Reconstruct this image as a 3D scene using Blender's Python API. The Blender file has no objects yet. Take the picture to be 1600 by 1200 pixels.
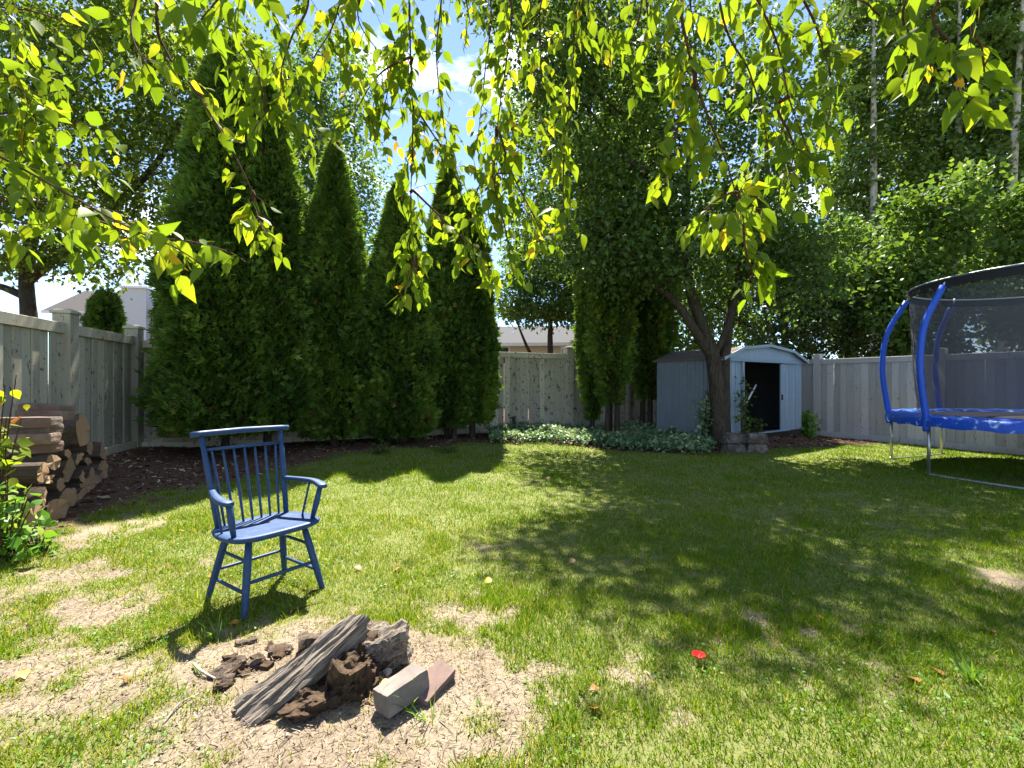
import bpy, math, random
import numpy as np
from mathutils import Vector, Matrix, noise as mnoise
R = math.radians
random.seed(7); rng = np.random.default_rng(7)
scene = bpy.context.scene
COL = scene.collection

# ------------------------------------------------------------------ camera, sky, sun, exposure
F, H = 740.0, 1.28                       # focal length in photo pixels, eye height in metres
cam = bpy.data.objects.new('camera', bpy.data.cameras.new('camera'))
COL.objects.link(cam); scene.camera = cam
cam.data.sensor_width = 36.0; cam.data.lens = F / 1600 * 36.0
cam.data.clip_start = 0.05; cam.data.clip_end = 2000
cam.location = (0, 0, H); cam.rotation_euler = (R(90), 0, 0)

SUN_EL, SUN_AZ = 58.0, -7.0              # azimuth measured from +Y, negative is to the left
w = bpy.data.worlds.new('World'); scene.world = w; w.use_nodes = True
nt = w.node_tree; nt.nodes.clear()
sky = nt.nodes.new('ShaderNodeTexSky'); sky.sky_type = 'NISHITA'; sky.sun_disc = False
sky.sun_elevation = R(SUN_EL); sky.sun_rotation = R(SUN_AZ)
sky.altitude = 2600; sky.air_density = 1.0; sky.dust_density = 0.0; sky.ozone_density = 4.0
tc = nt.nodes.new('ShaderNodeTexCoord'); mp = nt.nodes.new('ShaderNodeMapping')
mp.inputs['Scale'].default_value = (1.2, 1.2, 3.5); mp.inputs['Location'].default_value = (7.1, 3.3, 5.2)
nz = nt.nodes.new('ShaderNodeTexNoise'); nz.inputs['Scale'].default_value = 2.6; nz.inputs['Detail'].default_value = 7
nz.inputs['Roughness'].default_value = 0.6
cr = nt.nodes.new('ShaderNodeValToRGB'); cr.color_ramp.elements[0].position = 0.53; cr.color_ramp.elements[1].position = 0.78
cr.color_ramp.elements[1].color = (.9, .9, .9, 1)
mx = nt.nodes.new('ShaderNodeMix'); mx.data_type = 'RGBA'
mx.inputs['B'].default_value = (13.0, 12.6, 12.0, 1)
bg = nt.nodes.new('ShaderNodeBackground'); bg.inputs['Strength'].default_value = 0.08
wo = nt.nodes.new('ShaderNodeOutputWorld')
nt.links.new(tc.outputs['Generated'], mp.inputs['Vector']); nt.links.new(mp.outputs['Vector'], nz.inputs['Vector'])
nt.links.new(nz.outputs['Fac'], cr.inputs['Fac']); nt.links.new(cr.outputs['Color'], mx.inputs['Factor'])
hs = nt.nodes.new('ShaderNodeHueSaturation'); hs.inputs['Saturation'].default_value = .92; nt.links.new(sky.outputs['Color'], hs.inputs['Color']); nt.links.new(hs.outputs['Color'], mx.inputs['A']); nt.links.new(mx.outputs['Result'], bg.inputs['Color'])
nt.links.new(bg.outputs['Background'], wo.inputs['Surface'])

sl = bpy.data.lights.new('sun', 'SUN'); sl.energy = 5.0; sl.angle = R(0.53); sl.color = (1.0, 0.94, 0.83)
sun = bpy.data.objects.new('sun', sl); COL.objects.link(sun)
_s = Vector((math.sin(R(SUN_AZ)) * math.cos(R(SUN_EL)), math.cos(R(SUN_AZ)) * math.cos(R(SUN_EL)), math.sin(R(SUN_EL))))
sun.location = _s * 40; sun.rotation_euler = _s.to_track_quat('Z', 'Y').to_euler()
vs = scene.view_settings; vs.view_transform = 'Standard'; vs.look = 'None'; vs.exposure = 2.1; vs.gamma = 1.0
vs.use_curve_mapping = False
scene.render.engine = 'CYCLES'
scene.render.resolution_x = 1024; scene.render.resolution_y = 768
scene.cycles.max_bounces = 8; scene.cycles.transparent_max_bounces = 16
scene.cycles.diffuse_bounces = 4; scene.cycles.transmission_bounces = 5

# ------------------------------------------------------------------ numeric helpers
def _hash(ix, iy, s):
    h = (ix.astype(np.int64) * 374761393 + iy.astype(np.int64) * 668265263 + s * 1274126177) & 0x7fffffff
    h = ((h ^ (h >> 13)) * 1274126177) & 0x7fffffff
    return ((h ^ (h >> 16)) & 0xffff) / 65535.0
def vnoise(x, y, s=0):
    x = np.asarray(x, float); y = np.asarray(y, float)
    ix, iy = np.floor(x), np.floor(y); fx, fy = x - ix, y - iy
    fx = fx * fx * (3 - 2 * fx); fy = fy * fy * (3 - 2 * fy)
    a = _hash(ix, iy, s); b = _hash(ix + 1, iy, s); c = _hash(ix, iy + 1, s); d = _hash(ix + 1, iy + 1, s)
    return (a * (1 - fx) + b * fx) * (1 - fy) + (c * (1 - fx) + d * fx) * fy
def fbm(x, y, s=0, o=4):
    t = 0; a = .5; n = 0
    for k in range(o):
        t = t + a * vnoise(x * 2 ** k, y * 2 ** k, s + k * 17); n += a; a *= .5
    return t / n
def sst(x): x = np.clip(x, 0, 1); return x * x * (3 - 2 * x)
# lot geometry: three fence lines (left, back, right), found from the photograph's vanishing points
LP, LD, LN = np.array([-6.5, 8.2]), np.array([-.2607, .9654]), np.array([.9654, .2607])
BD, BN = np.array([.9008, .4342]), np.array([.4342, -.9008])
RP, RD, RN = np.array([9.22, 8.53]), np.array([.466, -.885]), np.array([-.885, -.466])
CORNER = np.array([6.18, 14.3])
def d_left(x, y): return (x - LP[0]) * LN[0] + (y - LP[1]) * LN[1]
def d_back(x, y): return (x - LP[0]) * BN[0] + (y - LP[1]) * BN[1]
def d_right(x, y): return (x - RP[0]) * RN[0] + (y - RP[1]) * RN[1]
def hgt(x, y):
    x = np.asarray(x, float); y = np.asarray(y, float)
    r = np.maximum(.20 * sst(1 - d_left(x, y) / 2.4), .15 * sst(1 - d_back(x, y) / 2.6))
    r = np.maximum(r, .20 * np.exp(-((x - 4.6) ** 2 + (y - 10.9) ** 2) / 3.2))
    near = np.exp(-((x) ** 2 + (y - 5) ** 2) / 300)
    b = .030 * (fbm(x * .9, y * .9, 3) - .5) + .014 * (fbm(x * 5, y * 5, 9, 2) - .5)
    b = b + .05 * np.exp(-((x + .85) ** 2 / .5 + (y - 2.05) ** 2 / .18))
    return r + b * near
def hg(x, y): return float(hgt(x, y))
def gpix(u, v):                          # a pixel's point on the ground
    g = 0.
    for _ in range(8):
        Y = F * (H - g) / (v - 600.); X = (u - 800.) / F * Y; g = hg(X, Y)
    return Vector((X, Y, g))
def pixY(u, v, Y): return Vector(((u - 800.) / F * Y, Y, H + (600. - v) / F * Y))
# bed edge (soil, litter and mulch along the fences) as bearing -> distance, walked off the photograph
_be = [(-400, 1000), (0, 880), (100, 825), (165, 795), (300, 768), (420, 735), (500, 716), (620, 701), (760, 694), (850, 692),
       (1000, 706), (1100, 712), (1200, 706), (1300, 697), (1400, 693), (1500, 698), (1600, 709), (2000, 760)]
_bu = np.array([(u - 800) / F for u, v in _be]); _by = np.array([gpix(u, v).y for u, v in _be])
def bedmask(x, y):
    y = np.maximum(np.asarray(y, float), .05)
    e = np.interp(np.asarray(x, float) / y, _bu, _by)
    return sst((y - e + (fbm(np.asarray(x) * 2.2, y * 2.2, 41) - .5) * .8) / .35 + .5)
_bare = [(-.70, 1.95, .95, .62, 1.2), (-1.3, 2.45, .55, .3, .6), (-.30, 2.6, .5, .30, .66), (-2.6, 2.9, 1.4, 1.0, .64), (-1.8, 2.0, 1.0, .7, .68), (-3.0, 2.2, 1.0, .7, .62),
         (.35, 2.0, .55, .40, .68), (3.25, 3.1, .42, .22, .72), (1.9, 3.9, .35, .22, .30), (-3.7, 3.9, .8, .8, .6), (-.6, 3.4, 1.2, .6, .22),
         (1.3, 2.2, 1.1, .6, .36), (2.6, 4.6, .5, .3, .3), (.9, 4.6, .35, .12, .3), (8.2, 5.6, 1.6, 1.2, .5), (0, .4, 2.5, 1.3, .55)]
def baremask(x, y):
    x = np.asarray(x, float); y = np.asarray(y, float); b = np.zeros(np.broadcast(x, y).shape)
    for cx, cy, rx, ry, a in _bare: b = np.maximum(b, a * np.exp(-(((x - cx) / rx) ** 2 + ((y - cy) / ry) ** 2)))
    n = (fbm(x * 3.1, y * 3.1, 5) - .5) * 1.2 + (fbm(x * 9, y * 9, 8, 3) - .5) * 1.0
    return np.clip(sst((b + n * .70 - .34) / .40), 0, 1)

# ------------------------------------------------------------------ mesh helpers
def npmesh(name, V, Fs, mat=None, rnd=None, smooth=False):
    me = bpy.data.meshes.new(name); V = np.asarray(V, np.float32); Fs = np.asarray(Fs, np.int32); k = Fs.shape[1]
    me.vertices.add(len(V)); me.vertices.foreach_set('co', V.ravel())
    me.loops.add(Fs.size); me.loops.foreach_set('vertex_index', Fs.ravel())
    me.polygons.add(len(Fs)); me.polygons.foreach_set('loop_start', np.arange(0, Fs.size, k, dtype=np.int32))
    me.polygons.foreach_set('loop_total', np.full(len(Fs), k, np.int32))
    if smooth: me.polygons.foreach_set('use_smooth', np.ones(len(Fs), bool))
    if rnd is not None:
        a = me.attributes.new('rnd', 'FLOAT', 'POINT'); a.data.foreach_set('value', np.asarray(rnd, np.float32))
    me.update(calc_edges=True)
    if mat: me.materials.append(mat)
    return me
def link(name, me, parent=None, loc=None, rot=None, scale=None):
    o = bpy.data.objects.new(name, me); COL.objects.link(o)
    if parent: o.parent = parent
    if loc is not None: o.location = loc
    if rot is not None: o.rotation_euler = rot
    if scale is not None: o.scale = scale
    return o
def tag(o, label=None, cat=None, group=None, kind=None):
    if label: o['label'] = label
    if cat: o['category'] = cat
    if group: o['group'] = group
    if kind: o['kind'] = kind
    return o
def thing(name, label, cat, loc=(0, 0, 0), rz=0, group=None):
    o = bpy.data.objects.new(name, None); COL.objects.link(o); o.empty_display_size = .1
    o.location = loc; o.rotation_euler = (0, 0, rz); return tag(o, label, cat, group)
def catmull(P, n=6):
    P = [Vector(p) for p in P]; out = []
    Q = [P[0] * 2 - P[1]] + P + [P[-1] * 2 - P[-2]]
    for i in range(1, len(Q) - 2):
        p0, p1, p2, p3 = Q[i - 1:i + 3]
        for k in range(n):
            t = k / n
            out.append(.5 * ((2 * p1) + (p2 - p0) * t + (2 * p0 - 5 * p1 + 4 * p2 - p3) * t * t + (3 * p1 - p0 - 3 * p2 + p3) * t ** 3))
    out.append(P[-1]); return out
class MB:
    def __init__(s): s.v = []; s.f = []; s.sm = []
    def add(s, v, f, sm=False):
        b = len(s.v); s.v += [tuple(p) for p in v]; s.f += [tuple(i + b for i in q) for q in f]; s.sm += [sm] * len(f); return s
    def box(s, c, d, rot=None, taper=1.0):
        hx, hy, hz = d[0] / 2, d[1] / 2, d[2] / 2
        v = [Vector((x * (taper if z > 0 else 1), y * (taper if z > 0 else 1), z)) for z in (-hz, hz) for x, y in ((-hx, -hy), (hx, -hy), (hx, hy), (-hx, hy))]
        if rot is not None: v = [rot @ p for p in v]
        c = Vector(c)
        return s.add([p + c for p in v], [(3, 2, 1, 0), (4, 5, 6, 7), (0, 1, 5, 4), (1, 2, 6, 5), (2, 3, 7, 6), (3, 0, 4, 7)])
    def tube(s, P, r, n=8, caps=True, jit=0, sm=True, squash=1.0):
        P = [Vector(p) for p in P]; m = len(P)
        r = [r] * m if isinstance(r, (int, float)) else list(r)
        if len(r) != m: r = [float(np.interp(i / (m - 1), np.linspace(0, 1, len(r)), r)) for i in range(m)]
        T = [(P[min(i + 1, m - 1)] - P[max(i - 1, 0)]).normalized() for i in range(m)]
        a = Vector((0, 0, 1)) if abs(T[0].z) < .9 else Vector((1, 0, 0))
        u = T[0].cross(a).normalized(); V = []
        for i in range(m):
            u = (u - T[i] * u.dot(T[i])).normalized(); q = T[i].cross(u)
            for k in range(n):
                an = 2 * math.pi * k / n; rr = r[i] * (1 + (random.uniform(-jit, jit) if jit else 0))
                V.append(P[i] + u * math.cos(an) * rr + q * math.sin(an) * rr * squash)
        Fs = [(i * n + k, i * n + (k + 1) % n, (i + 1) * n + (k + 1) % n, (i + 1) * n + k) for i in range(m - 1) for k in range(n)]
        s.add(V, Fs, sm)
        if caps:
            b = len(s.v) - len(V); s.f.append(tuple(b + k for k in range(n))[::-1]); s.sm.append(False)
            s.f.append(tuple(b + (m - 1) * n + k for k in range(n))); s.sm.append(False)
        return s
    def prism(s, poly, a, b, plane='xz'):      # polygon in a plane extruded from a to b along the third axis
        n = len(poly)
        def P(p, t): return {'xz': (p[0], t, p[1]), 'xy': (p[0], p[1], t), 'yz': (t, p[0], p[1])}[plane]
        v = [P(p, a) for p in poly] + [P(p, b) for p in poly]
        return s.add(v, [tuple(range(n)), tuple(range(2 * n - 1, n - 1, -1))] + [(i, i + n, (i + 1) % n + n, (i + 1) % n) for i in range(n)])
    def mesh(s, name, mat=None, bevel=0):
        me = bpy.data.meshes.new(name); me.from_pydata(s.v, [], s.f)
        me.polygons.foreach_set('use_smooth', s.sm)
        import bmesh
        bm = bmesh.new(); bm.from_mesh(me); bmesh.ops.recalc_face_normals(bm, faces=bm.faces)
        if bevel: bmesh.ops.bevel(bm, geom=list(bm.edges), offset=bevel, segments=1, affect='EDGES', clamp_overlap=True)
        bm.to_mesh(me); bm.free(); me.update()
        if mat: me.materials.append(mat)
        return me
    def obj(s, name, mat, parent=None, bevel=0, **k): return link(name, s.mesh(name, mat, bevel), parent, **k)

# ------------------------------------------------------------------ materials
def newmat(name):
    m = bpy.data.materials.new(name); m.use_nodes = True; t = m.node_tree; t.nodes.clear()
    o = t.nodes.new('ShaderNodeOutputMaterial'); p = t.nodes.new('ShaderNodeBsdfPrincipled')
    t.links.new(p.outputs[0], o.inputs['Surface']); return m, t, p, o
def N(t, typ, **k):
    n = t.nodes.new(typ)
    for a, b in k.items():
        if a in n.inputs: n.inputs[a].default_value = b
        else: setattr(n, a, b)
    return n
def ramp(t, fac, stops):
    r = t.nodes.new('ShaderNodeValToRGB'); e = r.color_ramp.elements
    while len(e) < len(stops): e.new(.5)
    for q, (p, c) in zip(e, stops): q.position = p; q.color = (*c, 1) if len(c) == 3 else c
    t.links.new(fac, r.inputs[0]); return r.outputs[0]
def mixc(t, f, a, b, typ='MIX'):
    m = t.nodes.new('ShaderNodeMix'); m.data_type = 'RGBA'; m.blend_type = typ
    for s, x in (('Factor', f), ('A', a), ('B', b)):
        if isinstance(x, (int, float)): m.inputs[s].default_value = x
        elif isinstance(x, tuple): m.inputs[s].default_value = (*x, 1)
        else: t.links.new(x, m.inputs[s])
    return m.outputs['Result']
def coords(t, scale=(1, 1, 1), space='Object', rnd=True):
    c = t.nodes.new('ShaderNodeTexCoord'); m = t.nodes.new('ShaderNodeMapping'); m.inputs['Scale'].default_value = scale
    t.links.new(c.outputs[space], m.inputs['Vector'])
    if rnd:
        oi = t.nodes.new('ShaderNodeObjectInfo'); mu = N(t, 'ShaderNodeMath', operation='MULTIPLY'); mu.inputs[1].default_value = 37.
        t.links.new(oi.outputs['Random'], mu.inputs[0]); t.links.new(mu.outputs[0], m.inputs['Location'])
    return m.outputs[0]
def tnoise(t, vec, scale, detail=4, rough=.6, dist=0):
    n = N(t, 'ShaderNodeTexNoise', Scale=scale, Detail=detail, Roughness=rough, Distortion=dist); t.links.new(vec, n.inputs['Vector']); return n.outputs['Fac']
def bump(t, p, h, strength=.4, dist=.01):
    b = N(t, 'ShaderNodeBump', Strength=strength, Distance=dist); t.links.new(h, b.inputs['Height']); t.links.new(b.outputs[0], p.inputs['Normal'])
def leafmat(name, stops, trans=.4, tint=(1.25, 1.15, .55), rough=.5, spec=.35):
    m, t, p, o = newmat(name); a = N(t, 'ShaderNodeAttribute', attribute_name='rnd')
    c = ramp(t, a.outputs['Fac'], stops); t.links.new(c, p.inputs['Base Color'])
    p.inputs['Roughness'].default_value = rough; p.inputs['Specular IOR Level'].default_value = spec
    tr = t.nodes.new('ShaderNodeBsdfTranslucent'); t.links.new(mixc(t, 1.0, c, tint, 'MULTIPLY'), tr.inputs['Color'])
    ms = N(t, 'ShaderNodeMixShader'); ms.inputs[0].default_value = trans
    t.links.new(p.outputs[0], ms.inputs[1]); t.links.new(tr.outputs[0], ms.inputs[2]); t.links.new(ms.outputs[0], o.inputs['Surface'])
    return m
def paintwood(name, base, dark, wear=.5, tint=None):
    m, t, p, o = newmat(name); v = coords(t, (9, 9, .8)); g = tnoise(t, v, 3.0, 6, .65, .6)
    v2 = coords(t, (1, 1, .55)); k = tnoise(t, v2, 17, 5, .65, .8); s = tnoise(t, v2, 2.6, 3, .6)
    c = mixc(t, ramp(t, g, [(.3, (0, 0, 0)), (.75, (1, 1, 1))]), tuple(x * .72 for x in base), base)
    c = mixc(t, ramp(t, s, [(.35, (0, 0, 0)), (.7, (.7, .7, .7))]), c, tint or tuple(x * .85 for x in base))
    c = mixc(t, ramp(t, k, [(.625 - .06 * wear, (0, 0, 0)), (.675 - .06 * wear, (1, 1, 1))]), c, dark)
    oi = t.nodes.new('ShaderNodeObjectInfo'); c = mixc(t, 1.0, c, ramp(t, oi.outputs['Random'], [(0, (.62, .63, .64)), (1, (1.0, 1.0, 1.0))]), 'MULTIPLY')
    t.links.new(c, p.inputs['Base Color']); p.inputs['Roughness'].default_value = .85; p.inputs['Specular IOR Level'].default_value = .2
    bump(t, p, g, .5, .004); return m
def simple(name, col, rough=.6, metal=0, var=.25, scale=12, spec=.4, b=.2):
    m, t, p, o = newmat(name); v = coords(t); n = tnoise(t, v, scale, 5, .6)
    t.links.new(mixc(t, n, tuple(x * (1 - var) for x in col), tuple(min(1, x * (1 + var)) for x in col)), p.inputs['Base Color'])
    p.inputs['Roughness'].default_value = rough; p.inputs['Metallic'].default_value = metal; p.inputs['Specular IOR Level'].default_value = spec
    if b: bump(t, p, n, b, .004)
    return m
def bark(name, c1, c2, sc=(14, 14, 3), b=1.0, dist=.02):
    m, t, p, o = newmat(name); v = coords(t, sc); n = tnoise(t, v, 1.6, 7, .7, 1.2)
    t.links.new(ramp(t, n, [(.32, c1), (.68, c2)]), p.inputs['Base Color']); p.inputs['Roughness'].default_value = .95
    p.inputs['Specular IOR Level'].default_value = .1; bump(t, p, n, b, dist); return m
M = {}
M['cedar'] = leafmat('cedar_leaf', [(0, (.038, .080, .012)), (.5, (.095, .180, .024)), (.9, (.19, .29, .040)), (1, (.17, .10, .04))], .40, rough=.6, spec=.25)
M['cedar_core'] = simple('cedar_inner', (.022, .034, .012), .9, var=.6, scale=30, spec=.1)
M['leaf_mid'] = leafmat('leaf_mid', [(0, (.055, .115, .020)), (.6, (.100, .180, .030)), (1, (.19, .265, .044))], .52)
M['leaf_dark'] = leafmat('leaf_dark', [(0, (.042, .088, .017)), (.6, (.078, .142, .026)), (1, (.14, .21, .038))], .50)
M['leaf_elm'] = leafmat('leaf_elm', [(0, (.065, .12, .018)), (.6, (.12, .19, .026)), (1, (.24, .28, .04))], .55)
M['leaf_light'] = leafmat('leaf_light', [(0, (.07, .14, .03)), (.6, (.11, .20, .04)), (1, (.18, .27, .05))], .48)
M['leaf_lilac'] = leafmat('leaf_lilac', [(0, (.035, .075, .018)), (.6, (.075, .12, .03)), (.85, (.13, .16, .04)), (1, (.20, .12, .05))], .35)
M['leaf_poplar'] = leafmat('leaf_poplar', [(0, (.075, .140, .026)), (.6, (.125, .205, .040)), (1, (.22, .29, .065))], .55, rough=.38, spec=.5)
M['leaf_over'] = leafmat('leaf_over', [(0, (.085, .165, .014)), (.5, (.15, .24, .018)), (.84, (.27, .33, .024)), (.93, (.45, .38, .03)), (.975, (.52, .30, .04)), (1, (.50, .16, .04))], .60, (1.55, 1.3, .5), rough=.55, spec=.2)
M['leaf_cover'] = leafmat('leaf_cover', [(0, (.055, .13, .045)), (.5, (.13, .23, .10)), (1, (.44, .50, .33))], .3)
M['leaf_bush'] = leafmat('leaf_bush', [(0, (.06, .17, .025)), (.6, (.12, .26, .03)), (1, (.28, .38, .05))], .45)
M['grass'] = leafmat('grass_blade', [(0, (.070, .150, .006)), (.5, (.135, .235, .010)), (.8, (.25, .31, .022)), (.93, (.38, .34, .09)), (1, (.50, .42, .20))], .42, (1.25, 1.15, .5), rough=.65, spec=.10)
M['bark'] = bark('bark_brown', (.022, .016, .012), (.095, .075, .056))
M['bark_dark'] = bark('bark_dark', (.02, .015, .012), (.085, .062, .046))
M['bark_pale'] = bark('bark_pale', (.17, .15, .12), (.58, .54, .46), (5, 5, 7), .5)
M['bark_twig'] = bark('bark_twig', (.04, .018, .012), (.12, .06, .04), (20, 20, 20), .3, .003)
M['fence_left'] = paintwood('fence_paint_greygreen', (.60, .54, .40), (.13, .10, .07), .4, (.46, .46, .37))
M['fence_back'] = paintwood('fence_paint_worn', (.62, .54, .41), (.10, .075, .05), .95, (.40, .38, .29))
M['fence_right'] = paintwood('fence_paint_grey', (.60, .575, .56), (.20, .18, .16), .0, (.53, .515, .51))
M['blue_chair'] = simple('blue_paint', (.021, .055, .130), .48, var=.35, scale=22, spec=.35, b=.25)
def worn_paint():
    m, t, p, o = newmat('blue_worn_paint'); v = coords(t); g = tnoise(t, coords(t, (30, 30, 3)), 3, 5, .6); k = tnoise(t, v, 26, 6, .7); d = tnoise(t, v, 6, 4, .6)
    c = mixc(t, d, (.010, .038, .112), (.018, .058, .155)); c = mixc(t, ramp(t, k, [(.54, (0, 0, 0)), (.66, (.8, .8, .8))]), c, (.050, .090, .17)); c = mixc(t, ramp(t, k, [(.685, (0, 0, 0)), (.70, (1, 1, 1))]), c, (.17, .14, .11))
    t.links.new(c, p.inputs['Base Color']); t.links.new(ramp(t, d, [(.3, (.42, .42, .42)), (.7, (.62, .62, .62))]), p.inputs['Roughness']); p.inputs['Specular IOR Level'].default_value = .35; bump(t, p, g, .25, .003); return m
M['blue_chair'] = worn_paint()
M['metal'] = simple('galvanised', (.42, .43, .43), .38, .85, .15, 30)
M['black_fabric'] = simple('black_fabric', (.018, .018, .02), .9, var=.3, scale=60)
M['blue_foam'] = simple('blue_vinyl', (.012, .085, .52), .45, var=.15, scale=25, b=.3)
M['mulch'] = simple('mulch', (.11, .055, .035), .95, var=.5, scale=80)
M['dark_wood'] = simple('dark_wood', (.035, .028, .022), .9, var=.5, scale=30)

def ground_mat():
    m, t, p, o = newmat('lawn_soil')
    v = coords(t, rnd=False); bare = N(t, 'ShaderNodeAttribute', attribute_name='bare').outputs['Fac']; bed = N(t, 'ShaderNodeAttribute', attribute_name='bed').outputs['Fac']
    n1 = tnoise(t, v, 5, 8, .7); n2 = tnoise(t, v, 55, 6, .75); n3 = tnoise(t, v, 140, 4, .7)
    thatch = mixc(t, n2, (.075, .105, .022), (.24, .235, .095))
    soil = mixc(t, ramp(t, n2, [(.35, (0, 0, 0)), (.65, (1, 1, 1))]), (.10, .076, .052), (.34, .275, .195))
    soil = mixc(t, ramp(t, n1, [(.35, (0, 0, 0)), (.7, (.8, .8, .8))]), soil, mixc(t, n3, (.16, .122, .085), (.47, .395, .30)))
    litter = mixc(t, ramp(t, n2, [(.35, (0, 0, 0)), (.65, (1, 1, 1))]), (.034, .022, .015), (.165, .100, .066))
    litter = mixc(t, ramp(t, n3, [(.6, (0, 0, 0)), (.7, (.7, .7, .7))]), litter, (.24, .17, .12))
    soil = mixc(t, ramp(t, tnoise(t, v, 1.7, 4, .6), [(.46, (0, 0, 0)), (.66, (.5, .5, .5))]), soil, mixc(t, n2, (.055, .038, .025), (.18, .13, .085)))
    c = mixc(t, bare, thatch, soil); c = mixc(t, bed, c, litter)
    t.links.new(c, p.inputs['Base Color']); p.inputs['Roughness'].default_value = .95; p.inputs['Specular IOR Level'].default_value = .1
    bump(t, p, n2, .8, .02); return m

# ------------------------------------------------------------------ ground
def axis(lo, hi, step, far):
    a = np.arange(lo, hi + 1e-6, step); k = 1.0; L = [lo]; Rr = [hi]
    s = step
    while Rr[-1] < far: s *= 1.6; Rr.append(Rr[-1] + s)
    s = step
    while L[-1] > -far: s *= 1.6; L.append(L[-1] - s)
    return np.concatenate([np.array(L[1:][::-1]), a, np.array(Rr[1:])])
gx = axis(-9, 11, .06, 600); gy = axis(.6, 15, .06, 600)
GX, GY = np.meshgrid(gx, gy); V = np.stack([GX, GY, hgt(GX, GY)], -1).reshape(-1, 3)
ni, nj = len(gy), len(gx); I, J = np.meshgrid(np.arange(ni - 1), np.arange(nj - 1), indexing='ij'); q = (I * nj + J).ravel()
me = npmesh('lawn', V, np.stack([q, q + 1, q + nj + 1, q + nj], 1), ground_mat(), smooth=True)
for nm, fn in (('bare', baremask), ('bed', bedmask)):
    a = me.attributes.new(nm, 'FLOAT', 'POINT'); a.data.foreach_set('value', fn(V[:, 0], V[:, 1]).astype(np.float32))
tag(link('lawn', me), kind='structure')

# ------------------------------------------------------------------ leaf clouds
LEAF4 = (np.array([(0, 0, 0), (-.33, .42, .06), (.33, .42, .06), (0, 1, -.04)]), [(0, 2, 3), (0, 3, 1)])
LEAFP = (np.array([(0, 0, 0), (-.46, .30, .05), (.46, .30, .05), (0, 1, -.05)]), [(0, 2, 3), (0, 3, 1)])
def _spray():
    v = []; f = []
    for an, L, wd in ((0, 1, .12), (.45, .74, .11), (-.45, .74, .11)):
        b = len(v); d = np.array([math.sin(an), math.cos(an), 0]); s = np.array([d[1], -d[0], 0]); o = np.array([0, .12 * abs(an), 0])
        z = np.array([0, 0, .12 * math.sin(an * 3)])
        v += [o, o + d * L * .55 - s * wd + z, o + d * L * .55 + s * wd + z, o + d * L - np.array([0, 0, .10 * L])]; f += [(b, b + 2, b + 3), (b, b + 3, b + 1)]
    return np.array(v), f
SPRAY = _spray()
def unit(a): return a / np.maximum(np.linalg.norm(a, axis=-1, keepdims=True), 1e-9)
def scatter(name, P, D, Nn, S, tpl, mat, rnd=None, W=None):
    P = np.asarray(P); n = len(P); D = unit(D); X = unit(np.cross(D, Nn)); Z = np.cross(X, D)
    tv, tf = tpl; k = len(tv); S = np.broadcast_to(np.asarray(S, float), (n,)); W = S if W is None else np.broadcast_to(np.asarray(W, float), (n,))
    V = P[:, None] + (X[:, None] * (tv[None, :, 0:1] * W[:, None, None]) + D[:, None] * (tv[None, :, 1:2] * S[:, None, None]) + Z[:, None] * (tv[None, :, 2:3] * S[:, None, None]))
    Fs = (np.array(tf)[None] + (np.arange(n) * k)[:, None, None]).reshape(-1, len(tf[0]))
    if rnd is None: rnd = rng.random(n)
    return npmesh(name, V.reshape(-1, 3), Fs, mat, np.repeat(rnd, k))
def rsph(n): return unit(rng.normal(size=(n, 3)))

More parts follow.
